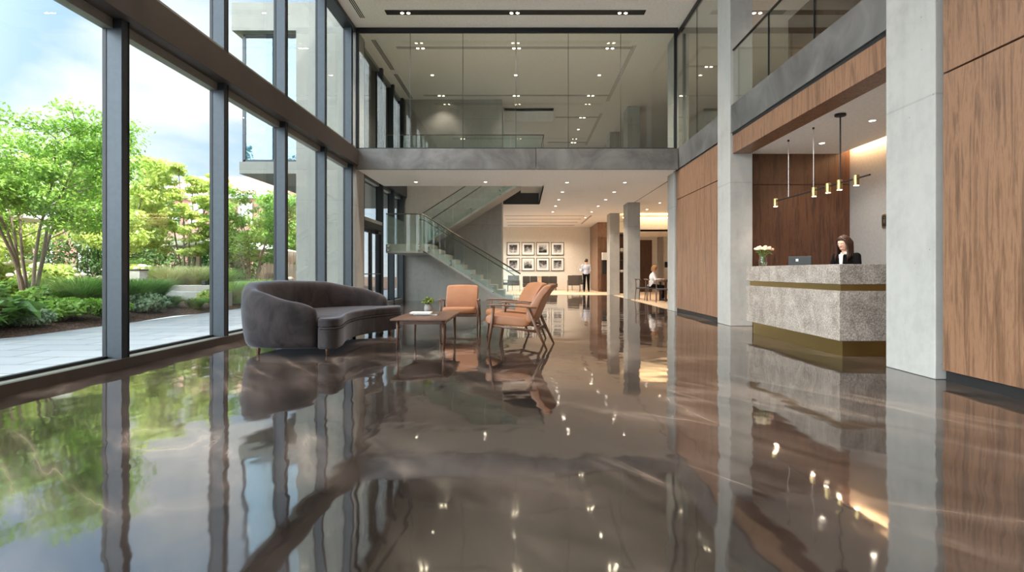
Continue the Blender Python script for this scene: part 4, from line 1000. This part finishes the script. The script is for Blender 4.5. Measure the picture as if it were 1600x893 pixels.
# planted ground: gently rising
V = []; F = []
gx = np.linspace(-8.35, -70, 50); gy = np.linspace(-20, 90, 60)
def gz(x, y):
    d = -8.35-x; z = .0+.32*min(1, max(0, d)/2.2)**.8
    return z + .03*math.sin(x*1.7)*math.sin(y*1.3)
for y in gy:
    for x in gx: V.append((x, y, gz(x, y)-.02))
k = len(gx)
F = [(j*k+i, j*k+i+1, (j+1)*k+i+1, (j+1)*k+i) for j in range(len(gy)-1) for i in range(k-1)]
struct(mesh_np('planting_bed', V, F, MAT['mulch'], None), 'bark mulch planting bed', 'ground')
struct(box('terrace_north', MAT['pavers'], -8.35, 12, 30, 90, -.14, -.02))
def leaves(name, centers, radii, count, size, mat, parent, flatness=.5, elong=1.6, shell=.55):
    """count leaf quads distributed over ellipsoid blobs; centers local"""
    C = np.array(centers, float); Rr = np.array(radii, float); vol = (Rr[:,0]*Rr[:,1]*Rr[:,2])**(2/3); pr = vol/vol.sum()
    idx = RNG.choice(len(C), count, p=pr); d = RNG.normal(size=(count,3)); d /= np.linalg.norm(d, axis=1)[:,None]
    rad = shell+(1-shell)*RNG.random(count)**.7; rad = np.where(RNG.random(count) < .12, rad*1.15, rad)
    P = C[idx]+d*Rr[idx]*rad[:,None]
    nrm = d*(1-flatness)+RNG.normal(size=(count,3))*.45; nrm[:,2] += flatness*1.2; nrm /= np.linalg.norm(nrm, axis=1)[:,None]
    a = np.cross(nrm, RNG.normal(size=(count,3))); a /= np.linalg.norm(a, axis=1)[:,None]; b = np.cross(nrm, a)
    s = size*(.6+.8*RNG.random(count))[:,None]
    q = np.stack([P-a*s*elong*.5, P+b*s*.42-a*s*.08+nrm*s*.08, P+a*s*elong*.5-nrm*s*.12, P-b*s*.42-a*s*.08+nrm*s*.08], 1).reshape(-1,3)
    f = np.arange(count*4).reshape(-1,4)
    return mesh_np(name, q, f, mat, parent)
def tree(name, x, y, h, rad, label, leafm, nl, size=.07, stems=5, first=.35, layered=True, seed=1, group=None, spread=.8):
    rnd = random.Random(seed); z0 = gz(x, y)-.03
    t = thing(name, label, 'tree', (x, y, z0), group=group)
    tips = []; tr = MB()
    for s in range(stems):
        a = 2*PI*s/stems+rnd.uniform(-.3,.3); p = Vector((.07*math.cos(a), .07*math.sin(a), 0)) if stems > 1 else Vector((0,0,0))
        lean = spread*rad/h*rnd.uniform(.5,1.0) if stems > 1 else .05
        pts = [p]; r0 = (.024+.009*h/2)*(1 if stems > 1 else 2.2); K = 7
        for i in range(1, K+1):
            u = i/K; pts.append(Vector((math.cos(a)*(.07+lean*h*u**1.15*.95)+.07*math.sin(u*9+s)*u**.5, math.sin(a)*(.07+lean*h*u**1.15*.95)+.07*math.cos(u*8+s*2)*u**.5, h*.86*u)))
        tr.tube(pts, [r0*(1-.82*i/K) for i in range(K+1)], 8)
        for i in range(2, K+1):
            for kk in range(3 if stems > 1 else 5):
                b0 = pts[i-1].lerp(pts[i], rnd.random()); a2 = a+rnd.uniform(-1.5,1.5) if stems > 1 else rnd.uniform(0,6.3); u = b0.z/h
                if u < first*.8: continue
                ln = rad*rnd.uniform(.35,.75)*(1.15-u*.5); e = b0+Vector((math.cos(a2)*ln, math.sin(a2)*ln, ln*rnd.uniform(.15,.6)))
                m_ = b0.lerp(e, .5)+Vector((0,0,.06)); tr.tube([b0, m_, e], [r0*.35*(1-u*.5), r0*.22, .006], 6); tips.append(e); tips.append(m_)
        tips.append(pts[-1])
    tr.build('trunk', MAT['bark'], t, world=False, smooth=True)
    cs = []; rs = []
    for e in tips:
        if e.z < first*h*.8: continue
        w2 = rad*rnd.uniform(.16,.30); cs.append((e.x, e.y, e.z)); rs.append((w2, w2, w2*(.38 if layered else .8)))
    leaves('foliage', cs, rs, nl, size, MAT[leafm], t, .55 if layered else .3, shell=.2)
    return t
tree('maple_tree', -11.3, 13.0, 4.5, 2.15, 'multi-stemmed green maple tree in the planting bed behind the leftmost pane', 'leaf_a', 26000, .062, 8, .42, True, 3)
tree('garden_tree', -14.9, 21.0, 5.6, 1.5, 'tall bright yellow-green tree behind the first mullion', 'leaf_y', 13000, .085, 4, .3, False, 5)
tree('garden_tree', -13.3, 22.5, 5.3, 1.35, 'rounded bright green tree above the white parasol, in the second pane', 'leaf_y', 14000, .085, 4, .3, True, 8)
tree('garden_tree', -11.2, 23.5, 4.2, 1.7, 'small multi-stemmed tree in front of the brick building, in the third pane', 'leaf_a', 12000, .075, 5, .3, True, 12)
tree('garden_tree', -20.5, 21.5, 5.6, 2.6, 'pale green tree at the far left behind the maple', 'leaf_y', 12000, .12, 4, .25, False, 15)
tree('garden_tree', -12.2, 30.0, 5.2, 2.0, 'green tree behind the concrete pier, in the fourth pane', 'leaf_a', 9000, .12, 3, .2, False, 18)
tree('garden_tree', -19.0, 27.0, 5.0, 2.4, 'green tree behind the clipped hedge at left', 'leaf_d', 9000, .13, 3, .2, False, 22)
tree('garden_tree', -17.5, 13.5, 5.0, 2.4, 'light tree seen through the maple canopy, beside the left parasol', 'leaf_y', 9000, .12, 3, .35, False, 27)
tree('garden_tree', -12.0, 6.5, 6.2, 2.6, 'garden tree standing nearest the camera outside the frame', 'leaf_a', 9000, .12, 4, .4, True, 31)
# hedge
def hedge(x0, x1, y, z1, label, m_, nl, dep=.8, seg=6, size=.09):
    t = thing('hedge', label, 'hedge', ((x0+x1)/2, y, .25)); rnd = random.Random(int(y*7)+int(x0))
    cs = []; rs = []
    n_ = int(abs(x1-x0)/.9)+1
    for i in range(n_):
        for zz in np.linspace(.3, z1-.5, 3):
            cs.append((x0+(x1-x0)*(i+.5)/n_-(x0+x1)/2, rnd.uniform(-.2,.2), zz)); rs.append((.65, dep*.6, .5))
    b = MB(); w2 = abs(x1-x0)/2
    for i in range(n_*2): b.tube([(-w2+2*w2*(i+.5)/(n_*2),0,-.1),(-w2+2*w2*(i+.5)/(n_*2)+rnd.uniform(-.1,.1),0,z1*.8)], .025, 5)
    b.build('stems', MAT['bark'], t, world=False)
    leaves('foliage', cs, rs, nl, size, MAT[m_], t, .2, shell=.75)
hedge(-26, -15.2, 25.0, 2.4, 'tall clipped green hedge at the back of the garden behind the hydrangeas', 'leaf_d', 13000)
hedge(-15.2, -12.2, 25.8, 2.3, 'dark clipped hedge behind the white parasol', 'leaf_d', 7000)
hedge(-20, -9.5, 31.5, 2.6, 'long hedge in front of the brick building', 'leaf_d', 8000)
hedge(-30, -20, 18.0, 2.4, 'hedge at the far left edge of the garden', 'leaf_d', 8000)
# shrubs
def shrub(name, x, y, r, h, label, m_, nl, size=.07, flat=.5, flowers=None, cat='shrub'):
    z0 = gz(x, y)-.03; t = thing(name, label, cat, (x, y, z0)); rnd = random.Random(int(abs(x*31+y*17)))
    cs = []; rs = []
    for i in range(9):
        a = rnd.uniform(0,6.3); q = r*.6*rnd.random()**.5; cs.append((q*math.cos(a), q*math.sin(a), h*rnd.uniform(.35,.72))); rs.append((r*.5, r*.5, h*.32))
    b = MB()
    for c in cs: b.tube([(0,0,-.05), (c[0]*.5,c[1]*.5,c[2]*.6), c], [.015,.01,.004], 5)
    b.build('stems', MAT['bark'], t, world=False)
    leaves('foliage', cs, rs, nl, size, MAT[m_], t, flat, shell=.5)
    if flowers:
        b = MB()
        for i in range(22):
            a = rnd.uniform(0,6.3); q = r*.95*rnd.random()**.5
            b.ell((q*math.cos(a), q*math.sin(a), h*(.98-.35*(q/r)**2)), (.10,.10,.06), None, 8, 5)
        b.build('flower_heads', MAT[flowers], t, world=False, smooth=True)
    return t
def grass(x, y, r, h, label, m_, n=900, seed=0):
    z0 = gz(x, y)-.03; t = thing('ornamental_grass', label, 'grass', (x, y, z0))
    rg = np.random.default_rng(int(abs(x*91+y*13))+seed)
    a = rg.uniform(0, 2*PI, n); q = r*.35*np.sqrt(rg.random(n)); bx, by = q*np.cos(a), q*np.sin(a)
    ln = h*rg.uniform(.6,1.15,n); sp = r*rg.uniform(.2,1.1,n); wdt = .012+.006*rg.random(n)
    ca, sa = np.cos(a+rg.normal(0,.4,n)), np.sin(a+rg.normal(0,.4,n)); V = []; us = (0,.4,.75,1.0)
    for u in us:
        px = bx+ca*sp*u**1.8; py = by+sa*sp*u**1.8; pz = ln*(u-.28*u**3); ww = wdt*(1-u*.85)
        V.append(np.stack([px-sa*ww, py+ca*ww, pz],1)); V.append(np.stack([px+sa*ww, py-ca*ww, pz],1))
    V = np.stack(V,1).reshape(-1,3); f = []
    base_ = np.arange(n)*8
    for k2 in range(3): f.append(np.stack([base_+2*k2, base_+2*k2+1, base_+2*k2+3, base_+2*k2+2],1))
    mesh_np('blades', V, np.concatenate(f), MAT[m_], t)
    return t
SH = [
 ('broadleaf_plant', -9.0, 8.9, .55,.42,'broad-leaved green plant at the left edge of the mulch bed','leaf_d',700,.22,.8,None),
 ('broadleaf_plant', -9.25, 9.9, .6,.5,'large-leaved plant in front of the maple stems, left','leaf_d',700,.24,.8,None),
 ('broadleaf_plant', -10.2, 10.4, .7,.55,'large-leaved plant behind the front row at the left edge','leaf_d',800,.24,.8,None),
 ('low_shrub', -8.95, 10.3, .4,.32,'small silvery shrub at the mulch edge below the maple','leaf_s',1800,.05,.4,None),
 ('low_shrub', -9.15, 11.3, .6,.42,'low green shrub right of the silvery shrub','leaf_a',2600,.07,.5,None),
 ('low_shrub', -9.0, 12.2, .5,.40,'low green shrub touching the first mullion from the left','leaf_a',2200,.07,.5,None),
 ('low_shrub', -10.3, 12.2, .6,.5,'bright low shrub at the foot of the maple stems','leaf_a',2200,.07,.5,None),
 ('low_shrub', -8.95, 13.6, .42,.45,'pale low shrub just right of the first mullion','leaf_s',1800,.06,.4,None),
 ('low_shrub', -8.9, 16.2, .35,.55,'small variegated shrub before the end of the concrete bench','leaf_y',1100,.05,.3,None),
 ('flowering_shrub', -15.6, 17.8, 1.0,1.1,'yellow-green flowering shrub behind the maple stems, right one','leaf_y',3600,.11,.5,'petal'),
 ('flowering_shrub', -13.8, 16.6, 1.0,.95,'yellow-green flowering shrub behind the maple stems, middle one','leaf_y',3600,.11,.5,'petal'),
 ('flowering_shrub', -17.0, 17.2, 1.2,1.2,'yellow-green flowering shrub near the left edge','leaf_y',3600,.11,.5,'petal'),
 ('flowering_shrub', -13.6, 20.0, .9,1.0,'yellow-green flowering shrub left of the garden lantern','leaf_y',3000,.10,.5,'petal'),
 ('flowering_shrub', -12.6, 17.4, .4,.75,'pink flowering shrub beside the garden lantern','leaf_s',900,.07,.4,'petal_p'),
 ('low_shrub', -12.9, 14.0, .8,.6,'green shrub behind the maple stems near the low wall','leaf_a',2600,.09,.6,None),
 ('round_shrub', -12.6, 23.3, .7,.95,'rounded green shrub below the white parasol','leaf_y',2400,.07,.4,None),
 ('round_shrub', -15.3, 22.6, 1.1,1.3,'leafy shrub left of the plume grasses','leaf_a',3400,.09,.4,None),
 ('low_shrub', -9.0, 19.6, .6,.6,'shrub behind the sofa back near the third mullion','leaf_d',1800,.08,.4,None),
 ('flowering_shrub', -8.9, 21.3, .5,.8,'pale pink flowering shrub left of the concrete pier','leaf_s',1300,.07,.4,'petal_p'),
]
for nm, x, y, r_, h_, lb, m_, nl, sz, fl, flw in SH: shrub(nm, x, y, r_, h_, lb, m_, nl, sz, fl, flw)
grass(-10.0, 12.9, .75, .95, 'dark green grass clump right of the maple stems', 'leaf_g', 1500)
grass(-9.6, 14.0, .7, .9, 'tall green grass clump left against the first mullion', 'leaf_g', 1500)
grass(-9.8, 14.9, .7, .85, 'blue-green grass clump just right of the first mullion', 'leaf_g', 1500)
grass(-9.3, 15.0, .4, .38, 'fine green grass clump in front of the concrete bench, left', 'leaf_g', 600)
grass(-8.95, 15.5, .4, .36, 'fine green grass clump in front of the concrete bench, right', 'leaf_g', 500)
grass(-8.9, 17.6, .7, .85, 'bright grass clump left of the sofa back in the third pane', 'leaf_g', 1500)
grass(-8.7, 18.6, .7, .95, 'bright grass clump above the sofa back in the third pane', 'leaf_g', 1500)
grass(-12.3, 19.8, .8, 1.25, 'pale plume grass behind the low wall, left one', 'leaf_p', 1500)
grass(-11.6, 20.3, .8, 1.25, 'pale plume grass behind the low wall, middle one', 'leaf_p', 1500)
grass(-10.9, 20.5, .8, 1.1, 'pale plume grass behind the low wall, right one', 'leaf_g', 1300)
# concrete bench (curved wall)
def arc_wall(name, pts, th, z0, z1, mat, label, cat):
    P = catmull(pts, 6); b = []
    nn = []
    for i, p in enumerate(P):
        tg = (P[min(i+1,len(P)-1)]-P[max(i-1,0)]).normalized(); nn.append(Vector((-tg.y, tg.x, 0)))
    poly = [(p.x+n_.x*th/2, p.y+n_.y*th/2) for p, n_ in zip(P, nn)]+[(p.x-n_.x*th/2, p.y-n_.y*th/2) for p, n_ in reversed(list(zip(P, nn)))]
    return tag(MB().prism(poly, z0, z1).build(name, mat, bevel=.015), label, cat)
arc_wall('concrete_bench', [(-8.75,16.8),(-9.4,16.9),(-10.4,17.3),(-11.6,18.1)], .5, -.02, .47, MAT['conc_d'], 'curved grey concrete bench wall at the edge of the terrace', 'bench')
arc_wall('low_garden_wall', [(-9.8,19.2),(-12,18.9),(-14,18.0)], .3, .1, .62, MAT['wallstone'], 'low beige garden wall behind the concrete bench', 'wall')
arc_wall('low_garden_wall', [(-12.2,15.3),(-13.6,15.1),(-15.2,15.6)], .3, .1, .56, MAT['wallstone'], 'low beige garden wall seen between the maple stems', 'wall')
arc_wall('low_garden_wall', [(-9.3,22.4),(-11,22.2),(-13,22.4)], .3, .1, .7, MAT['wallstone'], 'low beige garden wall under the small tree in the third pane', 'wall')
t = thing('garden_lantern', 'square white garden lantern beside the low garden wall', 'lantern', (-12.35, 18.2, .3))
MB().box(-.2,.2,-.2,.2,.35,.8).build('lantern_body', MAT['canvas'], t, world=False, bevel=.01); MB().box(-.22,.22,-.22,.22,.8,.84).box(-.22,.22,-.22,.22,0,.35).build('lantern_frame', MAT['frame_d'], t, world=False)
tag(MB().box(-10.75,-10.62,18.98,19.1,.62,.76).build('bollard_light', MAT['black'], bevel=.01), 'small black light on the low garden wall', 'light')
def parasol(x, y, z, w_, label, tilt=0):
    t = thing('parasol', label, 'parasol', (x, y, .25))
    h = z-.25
    b = MB(); q = w_/2
    b.add([(-q,-q,h),(q,-q,h),(q,q,h),(-q,q,h),(0,0,h+.38),(-q,-q,h-.05),(q,-q,h-.05),(q,q,h-.05),(-q,q,h-.05)], [(0,1,4),(1,2,4),(2,3,4),(3,0,4),(0,5,6,1),(1,6,7,2),(2,7,8,3),(3,8,5,0)])
    b.build('canopy', MAT['canvas'], t, world=False)
    MB().box(-.07,.07,-.07,.07,0,h+.55).build('pole', MAT['post'], t, world=False)
    b = MB()
    for sx in (-1,1):
        for sy in (-1,1): b.tube([(0,0,h+.33),(sx*q*.98,sy*q*.98,h-.01)], .015, 6)
    b.build('ribs', MAT['post'], t, world=False)
parasol(-13.7, 24.0, 2.15, 2.2, 'off-white square parasol on a timber post in front of the dark hedge')
parasol(-12.6, 27.0, 2.1, 2.6, 'off-white parasol further back, in the third pane')
parasol(-15.6, 16.4, 2.65, 2.9, 'large off-white parasol at the far left behind the maple')
# timber fence
t = thing('timber_fence', 'grey vertical-board timber fence left of the concrete pier', 'fence', (-11.4, 28.5, .2))
b = MB()
for i in range(22): b.box(-2.0+i*.19, -2.0+i*.19+.165, -.02, .02, 0, 1.85)
b.build('boards', MAT['post'], t, world=False); MB().box(-2.0,2.2,.02,.07,.3,.4).box(-2.0,2.2,.02,.07,1.4,1.5).build('rails', MAT['post'], t, world=False)
# background buildings
t = thing('brick_building', 'pink brick building with a pale flat roof beyond the garden', 'building', (-25, 48, .2))
MB().box(-30,-19.2,46,56,.2,7.0).build('wall', MAT['brick'], t); MB().box(-30.5,-19.0,45.6,56,7.0,7.35).build('roof_edge', MAT['slate'], t)
MB().add([(-30,46,7.35),(-19.2,46,7.35),(-19.2,56,7.35),(-30,56,7.35),(-30,51,9.6),(-19.2,51,9.6)], [(0,1,5,4),(2,3,4,5),(1,2,5),(3,0,4),(0,3,2,1)]).build('roof', MAT['brick'], t)
for i in range(5):
    w_ = MB().box(-29+i*2.0,-27.9+i*2.0,45.9,46.02,4.9,6.6).build('window', MAT['paper'], t)
    MB().box(-28.9+i*2.0,-28.0+i*2.0,45.87,45.9,5.0,6.5).build('pane', MAT['glass_o'], w_).location = (-t.location.x, -t.location.y, -t.location.z) if False else (0,0,0)
t = thing('brick_building', 'lower pink brick building with white strips behind the bright tree', 'building', (-38, 46, .2))
MB().box(-46,-30.6,46,54,.2,5.3).build('wall', MAT['brick'], t)
b = MB()
for i in range(5): b.box(-45+i*3,-44+i*3,45.9,46,.5,5.0)
b.build('pilaster', MAT['paper'], t); MB().box(-46.3,-30.3,45.7,54.2,5.3,5.6).build('roof_edge', MAT['slate'], t)
# ------------------------------------------------------------------ building wing outside
column('concrete_pier', -6.0, -4.75, 15.0, 15.5, 'broad concrete pier outside the window wall carrying the projecting glass box', 7.53, 'conc_w')
wg = thing('projecting_wing', 'projecting upper storey of the building with blue glass walls and concrete floor slab', 'building wing', (-6.2, 18, 3.7))
MB().box(-7.75,-4.75,15.5,24,3.73,4.06).build('floor_slab', MAT['conc_w'], wg, bevel=.01, seg=1)
MB().box(-7.85,-4.75,15.3,24,7.55,8.3).build('roof_slab', MAT['conc_w'], wg)
for a, b_ in zip(np.linspace(-7.65,-6.05,3)[:-1], np.linspace(-7.65,-6.05,3)[1:]):
    MB().box(a+.02,b_-.02,15.56,15.59,4.1,7.5).build('glass_pane', MAT['glass_o'], wg)
for a in np.arange(15.6, 23.5, 1.3):
    MB().box(-7.65,-7.62,a+.02,a+1.26,4.1,7.5).build('glass_pane', MAT['glass_o'], wg)
MB().box(-7.68,-7.6,15.54,15.62,4.06,7.55).box(-7.65,-4.75,15.54,15.6,4.06,4.12).box(-7.65,-4.75,15.54,15.6,7.48,7.55).build('frame', MAT['frame'], wg)
MB().box(-5.0,-4.9,15.6,24,4.06,7.55).box(-7.6,-4.9,21,21.1,4.06,7.55).build('inner_wall', MAT['greypanel'], wg)
MB().box(-6.9,-6.75,15.7,15.9,4.06,7.5).box(-7.3,-7.2,16.0,16.6,4.06,7.5).build('curtain', MAT['greypanel'], wg)
